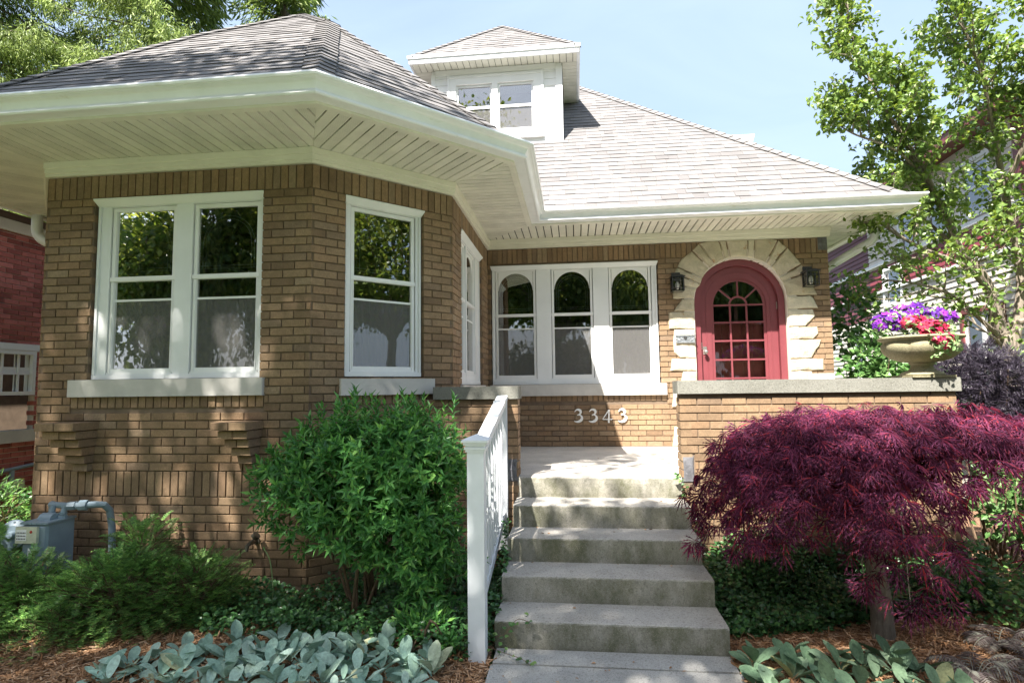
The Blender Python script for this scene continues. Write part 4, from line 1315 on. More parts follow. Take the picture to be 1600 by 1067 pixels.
# dormer on the front slope
DF = 0.98
dfr = Frame((0.02, DF), 0)
m = MB()
m.box(-1.04, 1.02, -3.0, -0.36, 4.2, 5.79, dfr)
m.box(-1.04, -0.75, -0.36, -0.012, 4.2, 5.79, dfr); m.box(0.70, 1.02, -0.36, -0.012, 4.2, 5.79, dfr)
m.box(-0.75, 0.70, -0.36, -0.012, 4.2, 4.68, dfr); m.box(-0.75, 0.70, -0.36, -0.012, 5.66, 5.79, dfr)
dorm = part('dormer', m, 'vinyl', house, 'white sided roof dormer with paired windows')
def clad(x0, x1, z0, z1, step=0.112, fr=dfr):
    z = z0
    while z < z1-0.01:
        zt = min(z+step, z1)
        V = fr.w(np.array([(x0, 0.004, z), (x1, 0.004, z), (x1, -0.006, zt), (x0, -0.006, zt), (x0, -0.012, z), (x1, -0.012, z), (x1, -0.012, zt), (x0, -0.012, zt)]))
        mm = MB(); mm.add(V, [(0, 1, 2, 3), (4, 5, 1, 0), (0, 3, 7, 4), (1, 5, 6, 2), (3, 2, 6, 7)]); part('siding_board', mm, 'vinyl', dorm)
        z += step
clad(-0.98, -0.765, 4.65, 5.70); clad(0.715, 0.925, 4.65, 5.70)
m = MB()
for x0, x1 in ((-1.046, -0.975), (0.926, 1.026)): m.box(x0, x1, -0.05, 0.014, 4.3, 5.73, dfr)
m.box(-0.974, 0.925, -0.02, 0.010, 5.70, 5.79, dfr); m.box(-0.974, 0.925, -0.02, 0.006, 4.3, 4.655, dfr)
part('corner_board', m, 'vinyl', dorm)
m = MB()
u0, u1, z0, z1 = -0.765, 0.715, 4.66, 5.69
W1, W2 = (-0.615, -0.105), (0.045, 0.548)
gz0, gz1, gm = 4.80, 5.50, 5.16
xs = [u0, W1[0]-0.03, W1[1]+0.03, W2[0]-0.03, W2[1]+0.03, u1]
for i in (0, 2, 4): m.box(xs[i], xs[i+1], -0.08, 0.018, z0, z1, dfr)
for a, b in ((xs[1], xs[2]), (xs[3], xs[4])):
    m.box(a, b, -0.08, 0.017, gz1+0.035, z1, dfr); m.box(a, b, -0.08, 0.017, z0, gz0-0.035, dfr)
m.box(u0, u1, 0.017, 0.028, z1-0.05, z1-0.02, dfr); m.box(u0-0.02, u0+0.02, 0.0, 0.026, z0-0.03, z1, dfr); m.box(u1-0.02, u1+0.02, 0.0, 0.026, z0-0.03, z1, dfr)
m.box(u0-0.02, u1+0.02, 0.0, 0.05, z0-0.05, z0-0.001, dfr)
part('window_casing', m, 'vinyl', dorm)
for a, b in (W1, W2):
    m = MB()
    m.box(a-0.03, a, -0.055, -0.015, gz0-0.03, gz1+0.03, dfr); m.box(b, b+0.03, -0.055, -0.015, gz0-0.03, gz1+0.03, dfr)
    m.box(a, b, -0.055, -0.016, gz1, gz1+0.03, dfr); m.box(a, b, -0.055, -0.016, gz0-0.03, gz0, dfr); m.box(a, b, -0.05, -0.018, gm-0.02, gm+0.02, dfr)
    part('sash', m, 'white', dorm)
    m = MB(); m.box(a, b, -0.040, -0.036, gm+0.02, gz1, dfr); part('pane', m, 'glass', dorm)
    m = MB(); m.box(a, b, -0.040, -0.036, gz0, gm-0.02, dfr); part('pane', m, 'screen', dorm)
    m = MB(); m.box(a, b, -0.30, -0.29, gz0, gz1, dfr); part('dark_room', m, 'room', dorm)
# the dormer's box behind the glass is closed by its own wall; cut by building it as ring of boxes
DEZ = 5.80
DP = [(0.02-1.325, 0.73+3.2), (0.02-1.325, 0.73), (0.02+1.275, 0.73), (0.02+1.275, 0.73+3.2)]
dpF = Plane((0, 0.73), (0, 1), 0.95, DEZ+0.105); dpL = Plane((DP[0][0], 0), (1, 0), 0.95, DEZ+0.105); dpR = Plane((DP[2][0], 0), (-1, 0), 0.95, DEZ+0.105)
m = MB(); m.add(*sweep(DP, [(-0.02, DEZ-0.01), (0.012, DEZ-0.01), (0.014, DEZ+0.055), (0.022, DEZ+0.06), (0.032, DEZ+0.065), (0.034, DEZ+0.115), (0.02, DEZ+0.118), (-0.02, DEZ+0.09)]))
part('fascia', m, 'gutter', dorm)
x = DP[0][0]+0.02
while x < DP[2][0]-0.05:
    m = MB(); m.box(x+0.004, min(x+0.096, DP[2][0]-0.02), 0.745, DF+0.02, DEZ-0.004, DEZ+0.006); part('soffit_panel', m, 'soffit', dorm); x += 0.1
y = DF+0.025
while y < 3.0:
    for x0, x1 in ((DP[0][0]+0.02, -1.03), (1.05, DP[2][0]-0.02)):
        m = MB(); m.box(x0, x1, y+0.004, y+0.096, DEZ-0.004, DEZ+0.006); part('soffit_panel', m, 'soffit', dorm)
    y += 0.1
dkm = MB()
rD = {'F': region(dpF, [dpL, dpR]), 'L': region(dpL, [dpF, dpR], [pF]), 'R': region(dpR, [dpF, dpL], [pF])}
for n_, p in (('F', dpF), ('L', dpL), ('R', dpR)): deck(p, rD[n_], dkm)
dro = part('dormer_roof', dkm, 'deck', house)
shingles(dpF, rD['F'], dro, key=21); shingles(dpR, clip(rD['R'], 0, -1, 4), dro, key=22); shingles(dpL, clip(rD['L'], 0, -1, 4), dro, key=23)
apD = meet(dpF, dpL, C=dpR)
hipcap(meet(dpF, dpL, dpF.z0), apD, dpF, dpL, dro, seed=7, w=0.07); hipcap(meet(dpF, dpR, dpF.z0), apD, dpF, dpR, dro, seed=8, w=0.07)
# side dormer whose eave just shows past the right hip
m = MB(); m.box(2.9, 4.15, 3.3, 5.6, 4.0, 5.2); sd = part('side_dormer', m, 'vinyl', house)
SP = [(2.6, 3.0), (4.45, 3.0), (4.45, 5.9), (2.6, 5.9)]
m = MB(); m.add(*sweep(SP, [(-0.35, 5.18), (0.01, 5.18), (0.03, 5.26), (0.04, 5.32), (0.0, 5.33), (-0.35, 5.28)])); part('fascia', m, 'gutter', sd)
s1p, s2p, s3p = Plane((0, 2.98), (0, 1), 0.5, 5.32), Plane((4.48, 0), (-1, 0), 0.5, 5.32), Plane((0, 5.92), (0, -1), 0.5, 5.32)
m = MB()
for a, o in ((s1p, [s2p, s3p]), (s2p, [s1p, s3p]), (s3p, [s1p, s2p])): deck(a, region(a, o, [pR]), m)
part('roof', m, 'shingle', sd)

# pick the 300 largest shingles in view as single pieces, the rest joined per roof
def sscore(s):
    pl, d, p, tb, te, T, rp = s
    c = pl.e+d*np.mean([a for a, b in p])+pl.i*np.mean([b for a, b in p])
    P = np.array([c[0], c[1], pl.h(c)]); v = P-CAMP; D = np.linalg.norm(v)
    nrm = np.array([-pl.k*pl.i[0], -pl.k*pl.i[1], 1]); nrm /= np.linalg.norm(nrm)
    vis = -(nrm@v)
    if vis <= 0: return 0
    return -parea(p)*vis/D**3
SHC.sort(key=sscore)
for s in SHC[:300]:
    m = MB(); V, F = shingle_geo(*s[:6]); m.add(V, F, [0]+[1]*(len(F)-1)); part('shingle', m, ('shingle', 'shingleEdge'), s[6])
jo = {}
for s in SHC[300:]:
    V, F = shingle_geo(*s[:6]); jo.setdefault(s[6].name, [MB(), s[6]])[0].add(V, F, [0]+[1]*(len(F)-1))
for m, rp in jo.values(): part('shingle_courses', m, ('shingle', 'shingleEdge'), rp, kind='stuff')
for rp in (roof,):
    m = MB()    # lead-coloured plumbing pipe is not in view; the ridge ends in a small metal saddle
# downspouts
def spout(pts, name, w=0.038, d=0.026):
    m = MB(); P = np.array(pts, float)
    # smooth the bends
    Q = [P[0]]
    for i in range(1, len(P)-1):
        a, b, c = P[i-1], P[i], P[i+1]
        l = min(0.11, np.linalg.norm(a-b)*0.45, np.linalg.norm(c-b)*0.45)
        s_, e_ = b+(a-b)/np.linalg.norm(a-b)*l, b+(c-b)/np.linalg.norm(c-b)*l
        for t in np.linspace(0, 1, 9): Q.append((1-t)**2*s_+2*t*(1-t)*b+t*t*e_)
    Q.append(P[-1]); Q = np.array(Q)
    rad = np.array([0.052+(0.0018 if i % 2 else 0) for i in range(len(Q))])
    m.add(*tube(Q, rad, 14))
    return m
m = spout([(4.98, 0.05, 2.79), (4.98, 0.05, 2.60), (4.46, 0.36, 2.28), (4.46, 0.36, GZ+0.15), (4.62, 0.34, GZ+0.04)], 'd')
part('downspout', m, 'gutter', house, 'white downspout bending from the right eave to the wall', smooth=True)
m = spout([(-4.82, -1.90, 2.79), (-4.82, -1.90, 2.52), (-4.42, -1.86, 2.33), (-4.42, -1.86, GZ+0.1)], 'd')
part('downspout', m, 'gutter', house, 'white downspout elbow under the left eave', smooth=True)

# ================================================================== PORCH WALLS
def masonry(thingo, fr, L, z0, z1, thick, off, dep=0.09, holes=(), back=True, y=0.0):
    mb = MB(); mb.box(0.01, L-0.01, -thick+0.01, -0.009, z0, z1, fr)
    core = part('wall', mb, 'mortar', thingo)
    for b in lay(fr, L, z0, z1, holes, off=off): put_brick(fr, b, core, 'brick', dep)
    return core
kw = thing('porch_wall', 'low tan brick porch wall with long grey stone coping right of the steps', 'wall', (3.1, -2.45, GZ))
KF = Frame((2.034, -2.55), 0)
kl = 2.19
stone_hole = [lambda z: (0.0, 0.105) if -0.045 < z < 0.19 else None]
core = masonry(kw, KF, kl, -13*c_, 10.4*c_, 0.20, 0.04, holes=stone_hole)
m = MB(); m.add(*rough_stone([(0.004, -0.04), (0.10, -0.04), (0.10, 0.185), (0.004, 0.185)], -0.15, 0.002, KF)); part('corner_stone', m, 'blockstone', kw)
join_bricks(Frame((2.034, -2.36), -PI/2), lay(Frame((2.034, -2.36), -PI/2), 0.19, 0.0, 10.4*c_, (), off=0.05), core)
m = MB(); V, F = prism([(-0.02, 0.706), (kl+0.03, 0.706), (kl+0.03, 0.818), (-0.02, 0.818)], -0.23, 0.03, KF, 0.006); m.add(V, F); part('coping', m, 'coping', kw)
# the return to the house
KR = Frame((4.224, -2.55), PI/2)
mb = MB(); mb.box(0.0, 2.50, -0.19, -0.009, -13*c_, 10.4*c_, KR); cr = part('wall', mb, 'mortar', kw)
join_bricks(KR, lay(KR, 2.50, -13*c_, 10.4*c_, (), off=0.1), cr)
m = MB(); m.box(0.262, 2.51, -0.22, 0.03, 0.706, 0.816, KR); part('coping', m, 'sill', kw)
m = MB(); m.box(2.30, 2.52, -0.25, 0.05, 0.8165, 0.90, KR); part('pier_cap', m, 'sill', kw)
pw = thing('porch_wall', 'short brick pier wall with stone coping left of the steps', 'wall', (0.3, -2.45, GZ))
PF = Frame((-0.33, -2.55), 0); pl_ = 0.975
core = masonry(pw, PF, pl_, -13*c_, 10*c_, 0.20, 0.05, holes=[lambda z: (pl_-0.115, pl_) if -0.045 < z < 0.175 else None])
m = MB(); m.add(*rough_stone([(pl_-0.11, -0.04), (pl_-0.006, -0.04), (pl_-0.006, 0.17), (pl_-0.11, 0.17)], -0.15, 0.002, PF)); cs = part('corner_stone', m, 'blockstone', pw)
fd = PF; cx, cz = pl_-0.058, 0.065
m = MB(); m.add(fd.w(np.array([(cx-0.035, 0.008, cz), (cx, 0.008, cz-0.07), (cx+0.035, 0.008, cz), (cx, 0.008, cz+0.07), (cx, 0.022, cz)])), [(0, 1, 4), (1, 2, 4), (2, 3, 4), (3, 0, 4)]); part('diamond', m, 'blockstone', cs)
PRr = Frame((0.645, -2.55), PI/2)
join_bricks(PRr, lay(PRr, 0.19, 0.0, 10*c_, (), off=0.07), core)
m = MB(); V, F = prism([(0.22, 0.678), (pl_+0.012, 0.678), (pl_+0.012, 0.790), (0.22, 0.790)], -0.23, 0.035, PF, 0.006); m.add(V, F); part('coping', m, 'coping', pw)

# ================================================================== RAILING
rl = thing('stair_railing', 'pale blue-white wooden stair railing with square capped newel post', 'railing', (0.53, -4.0, GZ))
nx0, nx1, ny0, ny1 = 0.477, 0.581, -4.062, -3.958
m = MB(); m.box(nx0, nx1, ny0, ny1, GZ+0.0, 0.40)
part('newel_post', m, 'rail', rl)
cx, cy = 0.529, -4.01
m = MB()
for hw, za, zb in ((0.060, 0.385, 0.400), (0.067, 0.4005, 0.414), (0.061, 0.4145, 0.428), (0.072, 0.4285, 0.444), (0.083, 0.4445, 0.458)):
    m.box(cx-hw, cx+hw, cy-hw, cy+hw, za, zb)
m.add([(cx-0.083, cy-0.083, 0.4585), (cx+0.083, cy-0.083, 0.4585), (cx+0.083, cy+0.083, 0.4585), (cx-0.083, cy+0.083, 0.4585), (cx, cy, 0.492)], [(0, 1, 4), (1, 2, 4), (2, 3, 4), (3, 0, 4)])
part('post_cap', m, 'rail', rl)
def slant(x0, x1, ya, za, yb, zb, h):
    V = [(x, y, z+dz) for x in (x0, x1) for (y, z) in ((ya, za), (yb, zb)) for dz in (0, h)]
    return V, [(0, 1, 3, 2), (4, 6, 7, 5), (0, 4, 5, 1), (2, 3, 7, 6), (0, 2, 6, 4), (1, 5, 7, 3)]
rx = 0.515
m = MB(); m.add(*slant(rx-0.045, rx+0.045, -3.957, 0.335, -2.60, 0.665, 0.045)); m.add(*slant(rx-0.030, rx+0.030, -3.957, 0.290, -2.60, 0.620, 0.0445))
part('handrail', m, 'rail', rl)
m = MB(); m.add(*slant(rx-0.022, rx+0.022, -3.957, -0.66, -2.60, -0.33, 0.06)); part('bottom_rail', m, 'rail', rl)
for i in range(9):
    y = -3.83+i*0.132; t = (y+3.957)/1.357
    m = MB(); m.box(rx-0.016, rx+0.016, y-0.016, y+0.016, -0.60+0.33*t, 0.292+0.33*t); part('baluster', m, 'rail', rl)
m = MB(); m.box(0.438, 0.552, -2.62, -2.556, -0.60, 0.66); part('rear_post', m, 'rail', rl)
m = MB()
for z in (-0.45, -0.2):
    V, F = lathe([(0.008, 0), (0.008, 0.01), (0.002, 0.012)], 8); V = np.array(V); m.add(np.stack([0.495+V[:, 0], -2.62-V[:, 2], z+V[:, 1]], 1), F)
part('bolt', m, 'nickel', rl)

# ================================================================== SMALL THINGS ON THE WALL
def lantern(x, z, fr, label):
    o = fr.w(np.array([[x, 0.03, z-0.2]]))[0]
    t = thing('wall_lantern', label, 'lantern', tuple(o), 'pair of black wall lanterns')
    m = MB(); m.box(x-0.055, x+0.055, 0.030, 0.048, z-0.10, z+0.02, fr); m.box(x-0.05, x+0.05, 0.024, 0.030, z-0.24, z+0.01, fr); part('back_plate', m, 'black', t)
    yc = 0.135
    m = MB()
    m.box(x-0.018, x+0.018, 0.048, 0.10, z-0.035, z-0.01, fr)
    m.box(x-0.088, x+0.088, yc-0.088, yc+0.088, z-0.062, z-0.05, fr)
    V = fr.w(np.array([(x-0.08, yc-0.08, z-0.05), (x+0.08, yc-0.08, z-0.05), (x+0.08, yc+0.08, z-0.05), (x-0.08, yc+0.08, z-0.05), (x-0.05, yc-0.05, z-0.028), (x+0.05, yc-0.05, z-0.028), (x+0.05, yc+0.05, z-0.028), (x-0.05, yc+0.05, z-0.028)]))
    m.add(V, [(0, 4, 5, 1), (1, 5, 6, 2), (2, 6, 7, 3), (3, 7, 4, 0), (4, 7, 6, 5)])
    part('roof', m, 'black', t)
    m = MB(); a = 0.070; zb, zt = z-0.245, z-0.062
    for sx in (-a, -a*0.35, a*0.35, a):
        for sy in (-a, a):
            w_ = 0.006 if abs(sx) == a else 0.003
            m.box(x+sx-w_, x+sx+w_, yc+sy-w_, yc+sy+w_, zb, zt, fr)
    for sy in (-a*0.35, a*0.35):
        for sx in (-a, a): m.box(x+sx-0.003, x+sx+0.003, yc+sy-0.003, yc+sy+0.003, zb, zt, fr)
    for zz in (zb, zb+0.035, zt-0.05, zt-0.008):
        for s_ in (-a, a):
            m.box(x-a, x+a, yc+s_-0.0035, yc+s_+0.0035, zz, zz+0.007, fr); m.box(x+s_-0.0035, x+s_+0.0035, yc-a, yc+a, zz+0.0004, zz+0.0066, fr)
    part('cage', m, 'black', t)
    m = MB(); b = 0.062; m.box(x-b, x+b, yc-b, yc+b, zb+0.004, zt-0.004, fr); part('glass_shade', m, 'lampglass', t)
    m = MB(); V, F = lathe([(0.014, 0), (0.024, 0.03), (0.028, 0.055), (0.022, 0.08), (0.012, 0.10)], 12); V = np.array(V)
    m.add(fr.w(np.stack([x+V[:, 0], yc+V[:, 1], zb+0.03+V[:, 2]], 1)), F); part('bulb', m, 'paper', t, smooth=True)
lantern(2.475, 2.215, FR['main'], 'black wall lantern left of the arched door')
lantern(4.105, 2.235, FR['main'], 'black wall lantern right of the arched door')

t = thing('mail_slot', 'ornate silver mail slot set in pale stone beside the door', 'mail slot', (2.56, -0.03, 1.3))
fr = FR['main']
m = MB(); m.box(2.452, 2.688, 0.024, 0.040, 1.325, 1.418, fr); part('plate', m, 'pewter', t)
m = MB()
m.box(2.446, 2.694, 0.040, 0.047, 1.406, 1.424, fr); m.box(2.446, 2.694, 0.040, 0.045, 1.320, 1.330, fr)
for sx in (-1, 1):
    for k in range(5):
        cx = 2.57+sx*(0.035+0.018*k); V, F = lathe([(0.009, 0), (0.007, 0.004), (0.0, 0.006)], 8); V = np.array(V)
        m.add(fr.w(np.stack([cx+V[:, 0], 0.040+V[:, 2], 1.365+0.014*math.sin(k*2)+V[:, 1]], 1)), F)
part('relief', m, 'pewter', t)
m = MB(); m.add(*prism([(2.545, 1.404), (2.595, 1.404), (2.59, 1.375), (2.57, 1.355), (2.55, 1.375)], 0.040, 0.046, fr)); part('finger_notch', m, 'ink', t)

# house numerals 3 3 4 3, cut from plate in a flared serif face
def stroke(pts, ws, y0, y1, fr, ox, oz, h):
    P = np.array(pts, float); n = len(P)
    T = np.gradient(P, axis=0); T /= np.linalg.norm(T, axis=1)[:, None]
    N2 = np.stack([-T[:, 1], T[:, 0]], 1)
    A = P+N2*np.array(ws)[:, None]; B = P-N2*np.array(ws)[:, None]
    f = lambda q_: [(ox+x*h, oz+z*h) for x, z in q_]
    return ringprism(f(A), f(B), y0, y1, fr)
def interp(kp, n=26):
    kp = np.array(kp); t = np.linspace(0, len(kp)-1, n)
    # Catmull-Rom
    out = []
    for q_ in t:
        i = min(int(q_), len(kp)-2); u = q_-i
        p0, p1, p2, p3 = kp[max(i-1, 0)], kp[i], kp[i+1], kp[min(i+2, len(kp)-1)]
        out.append(0.5*((2*p1)+(-p0+p2)*u+(2*p0-5*p1+4*p2-p3)*u*u+(-p0+3*p1-3*p2+p3)*u**3))
    return np.array(out)
def num3(ox, oz, h, m):
    a = interp([(0.06, 0.80), (0.16, 0.94), (0.32, 0.99), (0.50, 0.92), (0.55, 0.76), (0.46, 0.62), (0.26, 0.54)])
    m.add(*stroke(a, 0.026+0.075*np.sin(np.linspace(0.05, PI*0.93, len(a)))**2, 0.010, 0.022, FR['main'], ox, oz, h))
    b = interp([(0.24, 0.555), (0.50, 0.53), (0.64, 0.36), (0.58, 0.14), (0.36, 0.01), (0.14, 0.00), (0.00, 0.06)])
    m.add(*stroke(b, 0.024+0.085*np.sin(np.linspace(0.05, PI*0.95, len(b)))**2, 0.0105, 0.0215, FR['main'], ox, oz, h))
def num4(ox, oz, h, m):
    fr = FR['main']; f = lambda q_: [(ox+x*h, oz+z*h) for x, z in q_]
    m.add(*prism(f([(0.40, 0.0), (0.54, 0.0), (0.56, 0.98), (0.46, 1.0)]), 0.010, 0.022, fr))
    m.add(*prism(f([(0.46, 1.0), (0.50, 0.88), (0.10, 0.36), (0.00, 0.30)]), 0.0105, 0.0215, fr))
    m.add(*prism(f([(0.0, 0.30), (0.03, 0.24), (0.72, 0.22), (0.76, 0.32), (0.70, 0.30)]), 0.0108, 0.0212, fr))
for i, (ch, x, lb) in enumerate((('3', 1.125, 'leftmost white numeral 3 on the brick under the triple window'), ('3', 1.315, 'second white numeral 3 from the left under the triple window'), ('4', 1.490, 'white numeral 4 on the brick under the triple window'), ('3', 1.690, 'white numeral 3 at the right end, after the 4'))):
    m = MB(); h = 0.158 if ch == '3' else 0.17; oz = 0.322 if ch == '3' else 0.305
    (num3 if ch == '3' else num4)(x, oz, h, m)
    # stand-off pins
    m.add(*tube([(x+0.05, 0.0, oz+0.08), (x+0.05, -0.012, oz+0.08)], 0.004, 6))
    solo('house_numeral', m, 'numeral', lb, 'house number', 'white house numerals 3 3 4 3')

# hose tap
t = thing('hose_tap', 'dark brass hose tap on the brick bay wall', 'tap', (-1.38, -3.2, -0.42))
fb = FR['front']; ux = 1.99
m = MB(); m.add(*tube([(ux-3.37, -3.19, -0.40), (ux-3.37, -3.30, -0.40), (ux-3.37, -3.335, -0.41), (ux-3.37, -3.345, -0.45)], 0.016, 10)); m.add(*tube([(ux-3.37, -3.21, -0.40), (ux-3.37, -3.205, -0.40)], 0.03, 10)); part('spout', m, 'brass', t)
m = MB(); m.add(*tube([(ux-3.37, -3.275, -0.39), (ux-3.335, -3.275, -0.35)], 0.007, 8)); m.add(*tube([(ux-3.345, -3.275, -0.358), (ux-3.325, -3.275, -0.338)], 0.032, 12)); part('handle', m, 'brass', t)

# ================================================================== GAS METER
gm_ = thing('gas_meter', 'blue-grey gas meter with pipes and regulator at the bay wall', 'gas meter', (-2.9, -3.4, GZ))
bx0, bx1, by0, by1, bz0, bz1 = -3.005, -2.800, -3.62, -3.38, -0.58, -0.20
m = MB()
V, F = prism([(bx0, bz0), (bx1, bz0), (bx1, bz1), (bx0, bz1)], 3.38, 3.62, Frame((0, 0), 0), 0.02); m.add(V, F)
m.box(bx0-0.012, bx1+0.012, by0-0.006, by1+0.006, bz1-0.0, bz1+0.014)
m.add(*tube([(bx0+0.05, -3.5, bz1+0.01), (bx1-0.05, -3.5, bz1+0.01)], 0.05, 12))
for k in range(6): m.add(*tube([(bx0-0.0+0.04*k, by0-0.010, bz1+0.007), (bx0+0.04*k, by0-0.004, bz1+0.007)], 0.008, 6))
part('meter_body', m, 'meter', gm_)
m = MB(); m.box(bx0-0.03, bx0+0.145, by0-0.022, by0-0.001, -0.335, -0.215); ip = part('index_plate', m, 'index', gm_)
m = MB(); m.add(*tube([(bx0+0.10, by0-0.026, -0.25), (bx0+0.10, by0-0.021, -0.25)], 0.010, 10)); part('red_seal', m, 'red', ip)
m = MB(); m.box(bx0-0.022, bx0+0.062, by0-0.0235, by0-0.0225, -0.315, -0.235); part('number_tag', m, 'paper', ip)
m = MB()
for r in range(3):
    for k in range(6): m.box(bx0-0.016+0.013*k, bx0-0.009+0.013*k, by0-0.0255, by0-0.0243, -0.305+0.022*r, -0.297+0.022*r)
part('print', m, 'ink', ip)
m = MB(); m.box(bx0+0.06, bx0+0.115, by0-0.0035, by0-0.0005, -0.50, -0.375); tg = part('warning_tag', m, 'paper', gm_)
m = MB()
for r in range(4): m.box(bx0+0.066, bx0+0.109-0.008*(r % 2), by0-0.0055, by0-0.0042, -0.40-0.018*r, -0.395-0.018*r)
m.box(bx0+0.066, bx0+0.100, by0-0.0055, by0-0.0042, -0.492, -0.48)
part('print', m, 'ink', tg)
pz = -0.098
m = MB()
m.add(*tube([(-3.02, -3.36, -0.75), (-3.02, -3.36, pz-0.02), (-3.01, -3.37, pz), (-2.99, -3.40, pz), (-2.80, -3.44, pz)], 0.024, 12))
for x in (-2.93, -2.83): m.add(*tube([(x, -3.46, bz1+0.01), (x, -3.44, pz)], 0.020, 10)); m.add(*tube([(x, -3.46, bz1+0.005), (x, -3.458, bz1+0.035)], 0.034, 10)); m.add(*tube([(x, -3.455, bz1+0.04), (x, -3.455, bz1+0.055)], 0.028, 6))
m.add(*tube([(-2.80, -3.44, pz), (-2.745, -3.43, pz)], 0.034, 6)); m.add(*tube([(-2.745, -3.43, pz), (-2.70, -3.42, pz)], 0.026, 10)); m.add(*tube([(-2.72, -3.425, pz), (-2.665, -3.41, pz)], 0.040, 8))
m.add(*tube([(-2.67, -3.41, pz), (-2.62, -3.38, pz), (-2.585, -3.34, pz-0.01), (-2.57, -3.30, pz-0.06), (-2.57, -3.27, pz-0.2), (-2.55, -3.26, GZ-0.05)], 0.026, 12))
m.add(*tube([(-2.95, -3.3, -0.62), (-2.45, -3.3, -0.64)], 0.02, 8))
part('pipe', m, 'meter', gm_, smooth=False)
m = MB()
V, F = lathe([(0.02, 0.05), (0.03, 0.02), (0.07, 0.018), (0.105, 0.0), (0.112, -0.012), (0.105, -0.028), (0.06, -0.05), (0.03, -0.07)], 28); V = np.array(V)
d = np.array([0.25, -0.95, 0.1]); d /= np.linalg.norm(d); a = np.cross(d, (0, 0, 1)); a /= np.linalg.norm(a); b = np.cross(a, d)
rc = np.array([-3.20, -3.50, -0.31])
m.add(rc+V[:, :1]*a+V[:, 1:2]*b+V[:, 2:3]*d, F)
for k in range(8):
    p = rc+0.095*(math.cos(k*PI/4)*a+math.sin(k*PI/4)*b); m.add(*tube([p, p+d*0.012], 0.007, 6))
m.add(*tube([rc-0.0*b, rc-0.15*b+d*0.02], 0.02, 10)); m.add(*tube([rc, rc+np.array([0.18, 0.14, 0.0])], 0.02, 8))
part('regulator', m, 'meter', gm_)

# ================================================================== NEIGHBOURS
nb = thing('neighbour_house', 'red brick neighbouring house seen past the left edge of the bay', 'house', (-9, 1.0, GZ))
NF = Frame((-6.3, -4.5), PI/2)
NL = 12.0
def us(y): return y+4.5
nh = [rect_hole(us(-1.75), us(-0.415), 0.755, 1.355), rect_hole(us(-2.2), us(-0.40), 0.13, 0.745)]
mb = MB(); backing(NF, NL, -14*c_, 3.05, nh, mb); nw = part('wall', mb, 'paleMortar', nb)
bs = lay(NF, NL, -14*c_, 45*c_, nh, off=0.06)
vis = [b for b in bs if us(-1.6) < b[0] < us(0.25)]
vis.sort(key=lambda b: abs((b[0]+b[1])/2-us(-0.7))+0.15*abs((b[2]+b[3])/2-1.2))
for b in vis[:300]: put_brick(NF, b, nw, 'redbrick')
sset = set(id(b) for b in vis[:300])
join_bricks(NF, [b for b in bs if id(b) not in sset], nw, 'redbrick')
m = MB(); m.box(-13, -6.31, -4.5, -4.4, GZ-0.1, 3.05); m.box(-13, -6.31, 7.4, 7.5, GZ-0.1, 3.05); m.box(-13, -12.9, -4.4, 7.4, GZ-0.1, 3.05); part('wall', m, 'redbrick', nb)
m = MB(); m.box(0, NL, 0.0, 0.04, 2.93, 3.09, NF); part('frieze_board', m, 'frieze', nb)
m = MB(); P4 = [(-13.3, -4.9), (-5.95, -4.9), (-5.95, 7.9), (-13.3, 7.9)]
V = [(*p, 3.08) for p in P4]+[(-9.6, -1.2, 4.0), (-9.6, 4.2, 4.0)]
m.add(V, [(0, 1, 4), (1, 2, 5, 4), (2, 3, 5), (3, 0, 4, 5), (0, 3, 2, 1)]); part('roof', m, 'brownroof', nb)
m = MB(); u0, u1, z0, z1 = us(-1.75), us(-0.415), 0.755, 1.355
m.box(u0, u1, -0.03, 0.03, z1-0.05, z1, NF); m.box(u0, u1, -0.03, 0.03, z0, z0+0.05, NF); m.box(u1-0.05, u1, -0.03, 0.03, z0+0.05, z1-0.05, NF); m.box(u0, u0+0.05, -0.03, 0.03, z0+0.05, z1-0.05, NF)
m.box(u0-0.02, u1+0.04, 0.0, 0.035, z1+0.002, z1+0.09, NF)
w1 = part('window', m, 'white', nb, 'small paned window with white bars')
m = MB()
for k in range(1, 6): x = u0+(u1-u0)*k/6; m.box(x-0.012, x+0.012, -0.02, 0.0, z0+0.05, z1-0.05, NF)
m.box(u0+0.05, u1-0.05, -0.02, 0.001, 1.03, 1.055, NF); m.box(u0+0.05, u1-0.05, -0.03, -0.022, 1.055, 1.13, NF); part('glazing_bars', m, 'white', w1)
m = MB(); m.box(u0+0.05, u1-0.05, -0.04, -0.034, z0+0.05, z1-0.05, NF); part('pane', m, 'glass', w1)
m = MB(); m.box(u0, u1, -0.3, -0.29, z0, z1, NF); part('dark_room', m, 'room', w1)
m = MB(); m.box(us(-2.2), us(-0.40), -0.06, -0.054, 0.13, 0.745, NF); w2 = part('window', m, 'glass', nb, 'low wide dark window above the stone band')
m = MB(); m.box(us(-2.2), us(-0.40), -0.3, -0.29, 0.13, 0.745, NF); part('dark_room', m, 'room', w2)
m = MB(); m.box(us(-2.3), us(-0.36), -0.02, 0.05, 0.13, 0.29, NF); part('stone_band', m, 'sill', nb)
# its gas pipe and meter
t = thing('gas_meter', 'small weathered gas meter and pipe on the red brick house', 'gas meter', (-6.2, -0.75, GZ))
m = MB(); m.add(*tube([(-6.2, -2.0, -0.30), (-6.2, -0.1, -0.16)], 0.025, 8)); m.add(*tube([(-6.2, -0.75, -0.215), (-6.2, -0.75, -0.36)], 0.03, 8)); part('pipe', m, 'meter', t)
m = MB(); m.box(-6.26, -6.12, -0.86, -0.64, -0.56, -0.36); part('meter_body', m, 'index', t)

